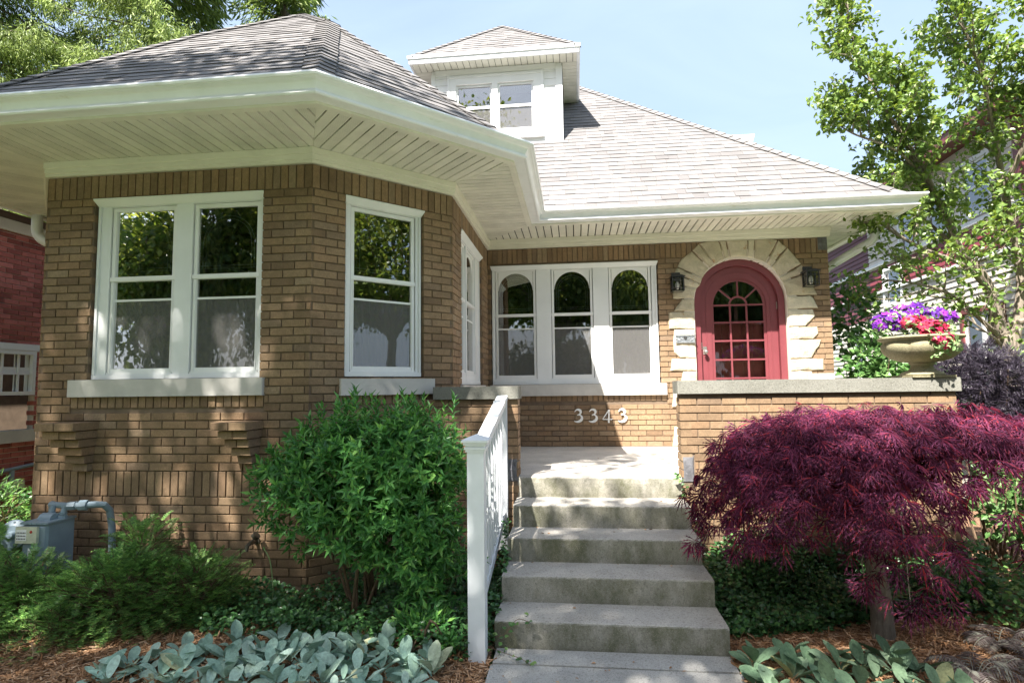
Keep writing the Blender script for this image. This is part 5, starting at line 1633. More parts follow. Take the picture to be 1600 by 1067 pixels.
rn = thing('neighbour_house', 'two-storey burgundy and cream clapboard house behind the crabapple tree', 'house', (10.5, 5, GZ))
hd = math.radians(3)
class RF(Frame):
    def __init__(s):
        s.o = np.array([7.9, 2.0, 0.0]); s.u = np.array([math.sin(hd), math.cos(hd), 0]); s.n = np.array([-math.cos(hd), math.sin(hd), 0])
rf = RF()
rwin = [(0.25, 1.25, 0.70, 1.95), (3.3, 4.0, 2.50, 3.25), (0.30, 1.05, 3.62, 4.50), (1.55, 2.15, 3.55, 4.35), (2.6, 3.2, 3.5, 4.3), (5.2, 5.9, 0.9, 2.0)]
def rh(z):
    return [(a, b) for a, b, c, d in rwin if c < z < d]
mb = MB(); mb.box(-0.4, 8.5, -5.5, -0.03, GZ-0.1, 4.86, rf)
rw = part('wall', mb, 'dark', rn)
z = GZ; nbd = 0; rest_b = {}
while z < 4.8:
    zt = z+0.112
    zc = (z+zt)/2
    iv = [(-0.4, 8.5)]
    for a, b in rh(zc):
        iv = [q_ for (x, y_) in iv for q_ in ([(x, y_)] if b <= x or a >= y_ else [(x, a), (b, y_)]) if q_[1]-q_[0] > 0.01]
    for x, y_ in iv:
        cuts = [x]
        while cuts[-1] < y_-3.6: cuts.append(cuts[-1]+rng.uniform(2.4, 3.4))
        if x < 4.75 < y_: cuts = sorted(cuts+[4.75])
        cuts.append(y_)
        for a, b in zip(cuts[:-1], cuts[1:]):
            if b-a < 0.02: continue
            far = (a+b)/2 > 4.75
            mat = 'sideBurgShade' if far and zc > 2.3 else 'sideCream'
            if not far and 2.86 < zc < 3.42: mat = 'sideBurg'
            V = rf.w(np.array([(a+0.001, 0.0, z), (b-0.001, 0.0, z), (b-0.001, -0.020, zt+0.01), (a+0.001, -0.020, zt+0.01), (a+0.001, -0.03, z), (b-0.001, -0.03, z), (b-0.001, -0.035, zt+0.01), (a+0.001, -0.035, zt+0.01)]))
            m = MB(); m.add(V, [(3, 2, 1, 0), (0, 1, 5, 4), (0, 4, 7, 3), (2, 6, 5, 1), (3, 7, 6, 2)])
            if z > 0.35 and nbd < 290: part('clapboard', m, mat, rw); nbd += 1
            else:
                q_ = rest_b.setdefault(mat, MB()); q_.V += [v for v in m.V]; q_.F += [f+q_.n for f in m.F]; q_.M += m.M; q_.n += m.n
    z = zt
for k, v in rest_b.items(): part('clapboards', v, k, rw, kind='stuff')
for i, (a, b, c, d) in enumerate(rwin):
    m = MB(); tr = 0.07
    m.box(a-tr, a, -0.03, 0.03, c-tr, d+tr, rf); m.box(b, b+tr, -0.03, 0.03, c-tr, d+tr, rf); m.box(a, b, -0.03, 0.029, d, d+tr, rf); m.box(a, b, -0.03, 0.029, c-tr, c, rf)
    w = part('window', m, 'redtrim' if i == 0 else 'white', rn)
    m = MB(); e = 0.04
    m.box(a, a+e, -0.04, 0.0, c, d, rf); m.box(b-e, b, -0.04, 0.0, c, d, rf); m.box(a+e, b-e, -0.04, -0.001, d-e, d, rf); m.box(a+e, b-e, -0.04, -0.001, c, c+e, rf); m.box(a+e, b-e, -0.04, -0.001, (c+d)/2-0.02, (c+d)/2+0.02, rf)
    if b-a > 0.9: m.box((a+b)/2-0.04, (a+b)/2+0.04, -0.04, 0.002, c, d, rf)
    part('sash', m, 'white', w)
    m = MB(); m.box(a+e, b-e, -0.030, -0.024, c+e, d-e, rf); part('pane', m, 'glass', w)
m = MB(); m.box(-0.5, 8.5, 0.0, 0.05, 2.80, 2.86, rf); m.box(-0.5, 8.5, 0.0, 0.05, 3.425, 3.50, rf); part('belt_board', m, 'white', rn)
m = MB(); m.box(-0.45, -0.33, -0.05, 0.05, GZ, 4.86, rf); part('corner_board', m, 'redtrim', rn)
m = MB(); m.box(-0.41, -0.405, -5.5, -0.05, GZ, 4.86, rf)
for k in range(40): m.box(-0.425, -0.411, -5.4+0.135*k, -5.4+0.135*k+0.12, GZ, 4.86, rf)
part('front_siding', m, 'sidePink', rn)
m = MB(); m.box(-0.9, 9.0, -5.9, 0.40, 4.86, 4.92, rf); m.box(-0.92, 9.0, 0.40, 0.44, 4.84, 5.02, rf); part('eave', m, 'redtrim', rn)
V = rf.w(np.array([(-0.95, 0.46, 5.0), (9.0, 0.46, 5.0), (9.0, -5.9, 5.0), (-0.95, -5.9, 5.0), (2.0, -2.7, 6.6), (6.0, -2.7, 6.6)]))
m = MB(); m.add(V, [(0, 1, 5, 4), (1, 2, 5), (2, 3, 4, 5), (3, 0, 4)]); part('roof', m, 'brownroof', rn)

# ================================================================== PLANTS
def solo_thing_parts(*a): pass
LANCE = leaf_tpl(0.175, 0.35, 0.22, 0.40)
OVAL = oval_tpl(0.30, 0.35, 0.12)
ROUND = oval_tpl(0.38, 0.3, 0.15)

# --- the big green shrub in front of the bay
def lump(n, c, r, pw=0.45, zflat=1.0):
    """points in an ellipsoid, crowded to its outside; returns points and outward directions"""
    d = rv(n); d /= np.linalg.norm(d, axis=1)[:, None]
    q_ = rng.uniform(0, 1, n)**pw
    P = d*q_[:, None]*np.array(r)
    return np.array(c)+P, d
def lumpy(P, d, amp, f, seed):
    r = np.random.default_rng(seed); k = r.normal(0, f, (5, 3)); ph = r.uniform(0, 6, 5)
    s = np.sum([np.sin(P@k[i]+ph[i]) for i in range(5)], axis=0)/5**0.5
    return P+d*(s*amp)[:, None]
t = thing('leafy_shrub', 'big bright green shrub with narrow pointed leaves in front of the bay', 'shrub', (-0.35, -3.55, GZ))
cls = [((-0.28, -3.70, 0.20), (0.56, 0.38, 0.34), 700), ((-0.66, -3.70, 0.10), (0.34, 0.30, 0.28), 240), ((0.10, -3.72, 0.20), (0.30, 0.32, 0.32), 240), ((0.05, -3.80, -0.18), (0.30, 0.24, 0.30), 260), ((-0.25, -3.70, 0.34), (0.50, 0.32, 0.20), 220), ((0.20, -3.78, -0.42), (0.18, 0.18, 0.24), 90), ((-0.28, -3.78, -0.10), (0.30, 0.22, 0.22), 150)]
SP, SD = [], []
for c, r, n in cls:
    P, d = lump(n, c, r, 0.33)
    P = lumpy(P, d, 0.05, 9, 3)
    SP.append(P); SD.append(d)
SP = np.concatenate(SP); SD = np.concatenate(SD)
mlv, mst = MB(), MB()
dirs = SD*0.8+np.array([0, -0.15, 0.55])+rv(len(SP), 0.3); dirs /= np.linalg.norm(dirs, axis=1)[:, None]
Ls = rng.uniform(0.07, 0.13, len(SP))
tall = np.argsort(-SP[:, 2])[:90]
Ls[tall[::3]] *= 1.6; dirs[tall[::3]] = dirs[tall[::3]]*0.4+np.array([0, 0, 0.9])
LP, LD, LU, LS = [], [], [], []
for i in range(len(SP)):
    d = dirs[i]; L_ = Ls[i]; a = np.cross(d, (0.3, 0.2, 1)); a /= np.linalg.norm(a); b = np.cross(d, a)
    nl = int(L_/0.010)
    ph = rng.uniform(0, 6)
    for k in range(nl):
        f = (k+1)/nl; th = ph+k*2.399
        o = math.cos(th)*a+math.sin(th)*b
        LP.append(SP[i]+d*L_*f); LD.append(o*(1.15-0.75*f)+d*(0.25+0.9*f)+np.array([0, 0, -0.22*(1-f)])); LU.append(d+o*0.2); LS.append(rng.uniform(0.066, 0.105)*(1-0.30*f))
scatter(mlv, LANCE, LP, LD, LU, LS)
for i in range(0, len(SP), 3): mst.add(*tube([SP[i]-dirs[i]*0.08, SP[i]+dirs[i]*Ls[i]], [0.0025, 0.001], 4, False))
part('foliage', mlv, 'shrub', t)
basep = np.array([-0.38, -3.45, GZ-0.02])
for k in range(11):
    e = SP[rng.integers(0, len(SP))]*np.array([1, 1, 0])+np.array([0, 0, rng.uniform(-0.05, 0.3)])
    e = basep+(e-basep)*0.9
    b0 = basep+np.append(rng.normal(0, 0.07, 2), 0)
    mid_ = (b0+e)/2+rng.normal(0, 0.05, 3)
    mst.add(*tube(interp(np.array([b0, mid_, e]), 8), np.linspace(0.013, 0.005, 8), 6, False))
part('stem', mst, 'twig', t)

# --- yews
def yew(name, label, cen, rad, n, seed, zb):
    t = thing(name, label, 'shrub', (cen[0], cen[1], GZ), 'low yew shrubs along the foot of the bay')
    P, d = lump(n, cen, rad, 0.30)
    keep = P[:, 2] > zb; P, d = P[keep], d[keep]
    P = lumpy(P, d, 0.09, 8, seed)
    D = d*np.array([1, 1, 0.5])+np.array([0, -0.1, 0.35])+rv(len(P), 0.28); D /= np.linalg.norm(D, axis=1)[:, None]
    NP, ND, NU, NS = [], [], [], []
    ms = MB()
    for i in range(len(P)):
        L_ = rng.uniform(0.06, 0.13); dd = D[i]
        a = np.cross(dd, (0, 0, 1)); a /= np.linalg.norm(a)+1e-9; up = np.cross(a, dd)
        droop = np.array([0, 0, -0.25])
        k = int(L_/0.0075)
        f = (np.arange(k)+0.5)/k
        pts = P[i]+dd*L_*f[:, None]+droop*(L_*f**2)[:, None]
        for s_ in (-1, 1):
            NP.append(pts); ND.append(np.tile(a*s_+dd*0.45+up*0.15, (k, 1))+rv(k, 0.12)); NU.append(np.tile(up, (k, 1))+rv(k, 0.2)); NS.append(rng.uniform(0.022, 0.032, k)*(1-0.35*f))
        if i % 4 == 0: ms.add(*tube([P[i]-dd*0.12-np.array([0, 0, 0.03]), P[i]+dd*L_*0.8], [0.004, 0.0015], 3, False))
    m = MB(); tpl = (np.array([(-0.085, 0, 0), (0.085, 0, 0), (0.08, 0.8, 0), (0, 1.0, 0), (-0.08, 0.8, 0)], float), np.array([(0, 1, 2), (0, 2, 4), (2, 3, 4)]))
    scatter(m, tpl, np.concatenate(NP), np.concatenate(ND), np.concatenate(NU), np.concatenate(NS))
    part('foliage', m, 'yew', t)
    b0 = np.array([cen[0], cen[1]+0.1, GZ-0.02])
    for k in range(14):
        e = P[rng.integers(0, len(P))]; ms.add(*tube(interp(np.array([b0+np.append(rng.normal(0, 0.06, 2), 0), (b0+e)/2+rng.normal(0, 0.05, 3), e]), 6), np.linspace(0.010, 0.003, 6), 5, False))
    part('branch', ms, 'twig', t)
yew('yew_shrub', 'dark low yew in front of the gas meter', (-2.85, -3.86, -0.66), (0.52, 0.30, 0.30), 1600, 1, GZ+0.02)
yew('yew_shrub', 'broad yew with fresh green tips below the left bracket', (-2.12, -3.75, -0.62), (0.48, 0.36, 0.31), 1900, 2, GZ+0.02)
yew('yew_shrub', 'small upright yew tuft against the bay wall', (-2.16, -3.48, -0.42), (0.22, 0.16, 0.22), 420, 3, -0.8)
yew('yew_shrub', 'spreading yew below the hose tap', (-1.62, -3.62, -0.66), (0.40, 0.28, 0.25), 1150, 4, GZ+0.02)
yew('yew_shrub', 'dark yew cut off by the left edge of the picture', (-3.35, -3.55, -0.58), (0.42, 0.34, 0.29), 1000, 5, GZ+0.02)
yew('yew_shrub', 'sparse straggling yew at the front of the mulch bed', (-2.35, -4.02, -0.80), (0.45, 0.16, 0.15), 450, 6, GZ+0.01)

# --- ground cover
def cover(name, label, n, fn, mat, size, hgt):
    m = MB(); P = fn(n)
    k = len(P)
    P = np.column_stack([P, ground_h(P[:, 0], P[:, 1])+hgt(P)*rng.uniform(0.05, 1, k)])
    D = rv(k); D[:, 2] = np.abs(D[:, 2])*0.4+0.15
    U = rv(k, 0.35)+np.array([0, -0.35, 1])
    scatter(m, ROUND, P, D, U, rng.uniform(*size, k))
    o = solo(name, m, mat, label, 'ground cover', kind='stuff')
    return o
def inpoly(P, poly):
    x, y = P[:, 0], P[:, 1]; c = np.zeros(len(P), bool); n = len(poly)
    for i in range(n):
        x0, y0 = poly[i]; x1, y1 = poly[(i+1) % n]
        c ^= ((y0 > y) != (y1 > y)) & (x < (x1-x0)*(y-y0)/(y1-y0+1e-12)+x0)
    return c
def polyfill(poly):
    a = np.array(poly)
    def f(n):
        P = rng.uniform(a.min(0), a.max(0), (n, 2)); return P[inpoly(P, poly)]
    return f
def tuft(P, base, amp, f=5.0):
    return base+amp*(0.5+0.5*np.sin(P[:, 0]*f+1.3)*np.cos(P[:, 1]*f*1.3+P[:, 0]*2))
cover('ground_cover', 'dark glossy vinca carpet under the big shrub left of the steps', 15000, polyfill([(-1.75, -3.3), (-0.9, -3.25), (0.0, -2.4), (0.63, -2.55), (0.63, -3.95), (0.38, -4.15), (-0.2, -3.98), (-0.75, -3.95), (-1.35, -3.88), (-1.7, -3.6)]), 'vinca', (0.026, 0.042), lambda P: tuft(P, 0.10, 0.16))
cover('ground_cover', 'dark vinca carpet right of the steps under the maple', 20000, polyfill([(2.04, -2.56), (4.3, -2.56), (4.1, -3.1), (3.6, -3.25), (3.0, -3.35), (2.45, -3.55), (2.15, -3.62), (2.05, -3.5)]), 'vinca', (0.028, 0.046), lambda P: tuft(P, 0.12, 0.22)*np.clip((P[:, 1]+3.75)/0.7, 0.3, 1.5))
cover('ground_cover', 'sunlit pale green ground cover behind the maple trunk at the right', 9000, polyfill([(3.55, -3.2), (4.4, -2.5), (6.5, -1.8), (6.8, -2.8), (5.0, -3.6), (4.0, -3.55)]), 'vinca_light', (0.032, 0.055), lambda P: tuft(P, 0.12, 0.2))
# trailing sprigs on the steps
def sprig(label, pts, n):
    P3 = interp(np.array(pts), 20); m = MB()
    i = rng.integers(0, 20, n); P = P3[i]+rv(n, 0.012); D = rv(n); D[:, 2] = abs(D[:, 2])*0.5; U = rv(n, 0.3)+np.array([0, -0.4, 1])
    t = thing('vinca_sprig', label, 'plant', tuple(pts[0]), 'vinca sprigs creeping on the steps')
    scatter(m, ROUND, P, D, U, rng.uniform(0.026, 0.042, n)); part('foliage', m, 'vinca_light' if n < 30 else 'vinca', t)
    m = MB(); m.add(*tube(P3, 0.0018, 4, False)); part('stem', m, 'twig', t)
sprig('vinca sprig creeping over the top right step', [(2.06, -2.62, -0.32), (2.04, -2.66, -0.14), (2.00, -2.70, -0.02), (1.98, -2.62, 0.03)], 26)
sprig('vinca sprig trailing across the lowest step', [(0.60, -3.9, -0.78), (0.68, -3.95, -0.74), (0.76, -3.92, -0.66), (0.84, -3.93, -0.67)], 16)
sprig('vinca sprig lying on the walk beside the newel post', [(0.60, -3.95, -0.82), (0.70, -4.0, -0.83), (0.80, -4.06, -0.83), (0.86, -4.12, -0.84)], 14)
sprig('vinca runner climbing the side of the steps behind the post', [(0.60, -3.6, -0.8), (0.62, -3.45, -0.55), (0.60, -3.2, -0.42), (0.58, -2.9, -0.30)], 120)
sprig('vinca runner hugging the right side of the steps', [(2.06, -3.5, -0.8), (2.07, -3.2, -0.6), (2.06, -3.0, -0.42), (2.08, -2.75, -0.30)], 110)

# --- lamb's ear
def woolly(name, label, mat, spots, size):
    t = thing(name, label, 'plant', (float(np.mean([s[0] for s in spots])), float(np.mean([s[1] for s in spots])), GZ))
    tp = []
    for k in range(6):
        w = rng.uniform(0.25, 0.33); bend = rng.uniform(0.05, 0.28); cup = rng.uniform(0.15, 0.4)
        m = MB(); ny, nx = 9, 5; V = []
        for j in range(ny):
            f = j/(ny-1); wd = w*(math.sin(PI*min(1, f*0.97+0.03))**0.62)*(0.62+0.5*f) if f < 0.999 else 0.03
            for i in range(nx):
                s_ = (i/(nx-1)-0.5)*2
                V.append((s_*wd, f, abs(s_)*wd*cup-bend*f*f+0.012*math.sin(f*17+s_*2)*abs(s_)-0.01*(s_ == 0)))
        F = [(j*nx+i, j*nx+i+1, (j+1)*nx+i+1, (j+1)*nx+i) for j in range(ny-1) for i in range(nx-1)]
        m.add(V, F); me = m.mesh('leaf', smooth=True); me.materials.append(MAT[mat]); tp.append(me)
    cnt = 0
    for (x, y, s) in spots:
        nl = rng.integers(7, 9)
        for k in range(nl):
            if cnt >= 299: break
            th = k*2.399+rng.uniform(-0.3, 0.3); f = k/nl
            el = 0.12+0.95*f+rng.normal(0, 0.2)
            d = Vector((math.cos(th)*math.cos(el), math.sin(th)*math.cos(el), math.sin(el)))
            up = Vector((-math.cos(th)*math.sin(el), -math.sin(th)*math.sin(el), math.cos(el)))
            up = (up+Vector(rng.normal(0, 0.25, 3))).normalized()
            X = d.cross(up).normalized(); Z = X.cross(d)
            sc_ = s*rng.uniform(0.55, 1.2)*(1-0.25*f)
            o3 = Vector((x, y, GZ+0.01+0.045*f))+d*0.015
            M4 = Matrix(((X.x*sc_, d.x*sc_, Z.x*sc_, o3.x), (X.y*sc_, d.y*sc_, Z.y*sc_, o3.y), (X.z*sc_, d.z*sc_, Z.z*sc_, o3.z), (0, 0, 0, 1)))
            inst('leaf', tp[rng.integers(0, 6)], t, M4); cnt += 1
sp = []
for i in range(400):
    x = rng.uniform(-1.60, 0.32); y = rng.uniform(-4.60, -3.98)
    lim = -3.98-0.28*max(0, (-0.75-x))/0.8-0.12*max(0, x+0.05)/0.35
    if y < lim and y > -4.56 and all((x-a)**2+(y-b)**2 > 0.108**2 for a, b, c in sp): sp.append((x, y, 0.165))
woolly('lambs_ear_clump', 'silvery woolly leaved clump at the left end of the bed below the yews', 'lamb', [q_ for q_ in sp if q_[0] < -0.62], 0.17)
woolly('lambs_ear_clump', 'silvery woolly leaved clump between the green shrub and the newel post', 'lamb', [q_ for q_ in sp if q_[0] >= -0.62], 0.17)
sp = []
for i in range(300):
    x = rng.uniform(2.12, 3.05); y = rng.uniform(-4.5, -3.86)
    if y < -3.84-0.25*abs(x-2.62) and all((x-a)**2+(y-b)**2 > 0.14**2 for a, b, c in sp): sp.append((x, y, 0.185))
woolly('lambs_ear_clump', 'clump of greener woolly leaves at the bottom right below the maple', 'lamb_green', sp, 0.2)

# --- mulch chips
def chips(poly, n, name, label):
    P = polyfill(poly)(n); k = len(P)
    z = ground_h(P[:, 0], P[:, 1])+rng.uniform(0.0, 0.014, k)
    D = rv(k); D[:, 2] *= 0.22
    U = rv(k, 0.25)+np.array([0, 0, 1])
    L_ = rng.uniform(0.02, 0.065, k)
    V = np.array([(-0.09, 0, 0), (0.09, 0, 0), (0.07, 1, 0.03), (-0.05, 0.96, 0), (0, 0.4, 0.07)], float); F = np.array([(0, 1, 4), (1, 2, 4), (2, 3, 4), (3, 0, 4)])
    m = MB(); scatter(m, (V, F), np.column_stack([P, z]), D, U, L_)
    solo(name, m, 'chip', label, 'mulch', kind='stuff')
chips([(-3.2, -4.6), (0.60, -4.6), (0.60, -3.6), (-3.2, -3.6)], 20000, 'bark_mulch', 'loose shredded bark on the left bed and round the newel post')
chips([(2.06, -4.6), (4.6, -4.6), (4.9, -3.0), (2.06, -3.0)], 24000, 'bark_mulch', 'loose reddish shredded bark round the maple trunk')

# --- laceleaf maple
t = thing('laceleaf_maple', 'weeping purple-red laceleaf maple with a short grey trunk', 'tree', (3.10, -3.50, GZ))
tr_ = interp(np.array([(3.10, -3.50, GZ-0.05), (3.10, -3.50, -0.65), (3.085, -3.49, -0.42), (3.09, -3.50, -0.15), (3.05, -3.5, 0.1)]), 16)
m = MB(); m.add(*tube(tr_, np.interp(np.arange(16), [0, 2, 15], [0.085, 0.068, 0.05]), 14)); part('trunk', m, 'mbark', t, smooth=True)
mb_ = MB(); TP, TD = [], []
cx, cy = 3.10, -3.55
for k in range(138):
    th = rng.uniform(0, 2*PI); R = rng.uniform(0.30, 1.0)**0.75*rng.choice([1.0, 1.0, 1.06])
    ct, st2 = math.cos(th), math.sin(th)
    low = (k % 3 == 0) and ct < 0.35
    rx_ = 1.20 if ct < 0 else 1.72
    ry_ = 0.80
    topz = 0.66-0.20*R**2.2-0.10*rng.uniform(0, 1)
    if low: topz -= rng.uniform(0.20, 0.42)
    droop = rng.uniform(0.15, 0.42)*R+0.42*R**3*rng.uniform(0.2, 1.0)
    endz = max(topz-droop, -0.26+0.13*math.sin(th*5+1) if ct < 0.3 else 0.02)
    o2 = np.array([ct*rx_, st2*ry_])
    c2_ = np.array([cx, cy])
    P3 = interp(np.array([(cx-0.03, cy, 0.05), (*(c2_+o2*R*0.32), 0.18+0.32*(1-R*0.4)), (*(c2_+o2*R*0.76), topz), (*(c2_+o2*R), endz)]), 16)
    P3[1:-1] += rng.normal(0, 0.014, (14, 3))
    if k % 3 == 0: mb_.add(*tube(P3-np.array([0, -0.03, 0.06]), np.linspace(0.013, 0.002, 16), 5, False))
    out = np.array([ct, st2, 0]); sd_ = np.array([-st2, ct, 0])
    tone = rng.uniform(-0.02, 0.02)
    for i in range(6, 16):
        f = (i-6)/9; wid = (0.10+0.07*math.sin(PI*f))*(1-0.75*max(0.0, f-0.6)/0.4)
        for _ in range(5 if i < 13 else 3):
            a_ = rng.normal(0, 0.85)*wid
            TP.append(P3[i]+sd_*a_+out*rng.normal(0, 0.03)+np.array([0, 0, rng.normal(0.01, 0.022)-0.25*abs(a_)]))
            TD.append(out*0.8+sd_*a_*6+np.array([0, -0.15, -0.45-0.55*f])+rng.normal(0, 0.2, 3))
part('branch', mb_, 'mbark', t)
TP, TD = np.array(TP), np.array(TD)
# one dissected leaf: seven thin toothed lobes fanned from the stalk
V, F = [], []
for a in np.radians([-78, -50, -24, 0, 24, 50, 78]):
    L_ = 1.0-0.30*abs(a)/1.36; s_, c2 = math.sin(a), math.cos(a)
    def at(u, v, w): V.append((u*s_+v*c2, u*c2-v*s_, w-0.35*u*u))
    b = len(V); at(0.02, 0, 0); at(0.4*L_, 0.034, 0.01); at(L_, 0, 0); at(0.4*L_, -0.034, 0.01); F += [(b, b+1, b+2), (b, b+2, b+3)]
    for tpos in (0.35, 0.58):
        b = len(V); at(tpos*L_, 0.0, 0.0); at(tpos*L_+0.07, 0.0, 0); at(tpos*L_+0.19, 0.095, 0); F.append((b, b+1, b+2))
        b = len(V); at(tpos*L_, 0.0, 0.0); at(tpos*L_+0.07, 0.0, 0); at(tpos*L_+0.19, -0.095, 0); F.append((b, b+2, b+1))
tpl = (np.array(V), np.array(F))
m = MB(); k = len(TP)
scatter(m, tpl, TP, TD, rv(k, 0.3)+np.array([0, -0.4, 1.0]), rng.uniform(0.085, 0.145, k))
part('foliage', m, 'maple', t)
print('maple leaves', k)

# --- urn with petunias
t = thing('garden_urn', 'mossy cast stone urn on a flared foot at the end of the porch wall', 'urn', (4.05, -2.45, 0.818))
uc = (4.045, -2.43, 0.819)
m = MB(); m.box(uc[0]-0.165, uc[0]+0.165, uc[1]-0.165, uc[1]+0.165, 0.8195, 0.836); part('plinth', m, 'urn', t)
prof = [(0.158, 0.017), (0.160, 0.03), (0.140, 0.045), (0.105, 0.058), (0.082, 0.08), (0.078, 0.10), (0.094, 0.115), (0.090, 0.125)]
m = MB(); m.add(*lathe(prof, 40, uc)); part('foot', m, 'urn', t, smooth=True)
prof = [(0.09, 0.124), (0.15, 0.134), (0.215, 0.158), (0.262, 0.195), (0.285, 0.235), (0.288, 0.265), (0.272, 0.292), (0.266, 0.302), (0.285, 0.312), (0.306, 0.322), (0.310, 0.334), (0.296, 0.342), (0.27, 0.334), (0.25, 0.31)]
fl = lambda tt, j: 1-(0.035*abs(math.sin(tt*4))**0.35*0+0.05*(1-abs(math.sin(tt*4))**0.45)) if 1 <= j <= 5 else 1+0.022*math.cos(tt*8)*(j >= 8)
m = MB(); m.add(*lathe(prof, 96, uc, flute=fl)); part('bowl', m, 'urn', t, smooth=True)
m = MB(); m.add(*lathe([(0.001, 0.31), (0.262, 0.312)], 24, uc)); part('potting_soil', m, 'soil', t)
def petunias(name, label, clusters, nfl, mat, fs, nleaf):
    t = thing(name, label, 'flowers', (uc[0], uc[1], 1.13))
    FP, FD = [], []
    for c, r, w in clusters:
        P, d = lump(int(nfl*w), c, r, 0.25); FP.append(P); FD.append(d)
    FP = np.concatenate(FP); FD = np.concatenate(FD)
    # trumpet flower: five ruffled lobes round a throat
    V = [(0, 0, -0.35)]; F = []
    n5 = 15
    for k in range(n5):
        a = 2*PI*k/n5; r1 = 0.28; V.append((r1*math.cos(a), r1*math.sin(a), 0.0))
    for k in range(n5):
        a = 2*PI*k/n5; r2 = 0.86+0.14*math.cos(5*a); V.append((r2*math.cos(a), r2*math.sin(a), 0.10*math.cos(5*a)-0.04))
    for k in range(n5):
        k2 = (k+1) % n5; F += [(0, 1+k, 1+k2), (1+k, 1+n5+k, 1+n5+k2), (1+k, 1+n5+k2, 1+k2)]
    V = np.array(V)[:, [0, 2, 1]]
    m = MB(); dd = FD+np.array([0, -0.5, 0.35]); k = len(FP)
    scatter(m, (V, np.array(F)), FP, dd, rv(k), rng.uniform(*fs, k)); part('blooms', m, mat, t)
    LP = FP[rng.integers(0, k, nleaf)]-FD[rng.integers(0, k, nleaf)]*0.01+rv(nleaf, 0.03)-np.array([0, -0.02, 0.03])
    m = MB(); scatter(m, OVAL, LP, rv(nleaf)+np.array([0, -0.2, 0.3]), rv(nleaf, 0.5)+np.array([0, -0.4, 0.8]), rng.uniform(0.03, 0.05, nleaf)); part('foliage', m, 'petgreen', t)
petunias('petunia_plant', 'mound of violet purple petunias filling the back of the urn', [((3.86, -2.40, 1.30), (0.20, 0.14, 0.08), 0.35), ((4.03, -2.35, 1.37), (0.18, 0.14, 0.10), 0.3), ((4.20, -2.38, 1.33), (0.20, 0.14, 0.08), 0.35)], 200, 'purple', (0.026, 0.040), 620)
petunias('petunia_plant', 'crimson petunias spilling over the front rim of the urn', [((4.04, -2.64, 1.21), (0.13, 0.06, 0.08), 0.5), ((3.93, -2.57, 1.28), (0.13, 0.08, 0.05), 0.3), ((4.06, -2.72, 1.11), (0.085, 0.04, 0.06), 0.35)], 90, 'crimson', (0.030, 0.044), 420)

# --- dark lace elder behind the urn, ferns at the corner, climber by the house
def fine_bush(name, label, cat, cls, mat, tplx, size, stemmat='twig', up=0.35, base=None):
    P, d = [], []
    for c, r, n in cls:
        a, b = lump(n, c, r, 0.4); a = lumpy(a, b, 0.06, 7, 9); P.append(a); d.append(b)
    P = np.concatenate(P); d = np.concatenate(d); k = len(P)
    b0 = np.array(base if base is not None else (cls[0][0][0], cls[0][0][1], GZ), float)
    t = thing(name, label, cat, tuple(b0))
    m = MB(); scatter(m, tplx, P, d+rv(k, 0.6)+np.array([0, -0.2, up]), rv(k, 0.5)+np.array([0, -0.5, 0.9]), rng.uniform(*size, k)); part('foliage', m, mat, t)
    ms = MB()
    for j in range(16):
        e = P[rng.integers(0, k)]; ms.add(*tube(interp(np.array([b0+np.append(rng.normal(0, 0.05, 2), -0.02), (b0+e)/2+rng.normal(0, 0.08, 3), e]), 7), np.linspace(0.012, 0.003, 7), 5, False))
    part('stem', ms, stemmat, t)
LACE = tpl
fine_bush('lace_elder', 'dark smoky purple fine-leaved bush right of the urn', 'shrub', [((4.85, -1.9, 0.72), (0.42, 0.35, 0.42), 1300), ((5.1, -2.0, 0.35), (0.40, 0.35, 0.35), 800)], 'elder', LACE, (0.07, 0.11))
CL = oval_tpl(0.42, 0.25, 0.15)
fine_bush('climbing_shrub', 'bright green broad-leaved bush between house corner and urn', 'shrub', [((4.95, 0.2, 0.95), (0.42, 0.5, 0.50), 900), ((5.35, 0.3, 0.75), (0.5, 0.5, 0.40), 800), ((5.0, 0.8, 1.7), (0.32, 0.5, 0.55), 500)], 'climber', CL, (0.06, 0.10), base=(5.05, 0.4, GZ))
fine_bush('lilac_shrub', 'green bush between the neighbour wall and the left corner of the bay', 'shrub', [((-4.6, -1.6, -0.55), (0.35, 0.5, 0.40), 500), ((-5.2, -1.9, -0.55), (0.5, 0.5, 0.35), 500)], 'shrub', LANCE, (0.07, 0.11))
fine_bush('juniper_shrub', 'dark evergreen bush at the far left below the red brick wall', 'shrub', [((-4.75, -2.35, -0.45), (0.35, 0.35, 0.45), 1600)], 'yew', leaf_tpl(0.08, 0.2, 0.2), (0.05, 0.09))
fine_bush('hydrangea_shrub', 'sunlit yellow-green bush behind the maple at the right edge', 'shrub', [((4.75, -2.5, -0.15), (0.45, 0.35, 0.42), 900), ((5.5, -2.2, -0.05), (0.6, 0.4, 0.45), 900)], 'climber', OVAL, (0.05, 0.09))
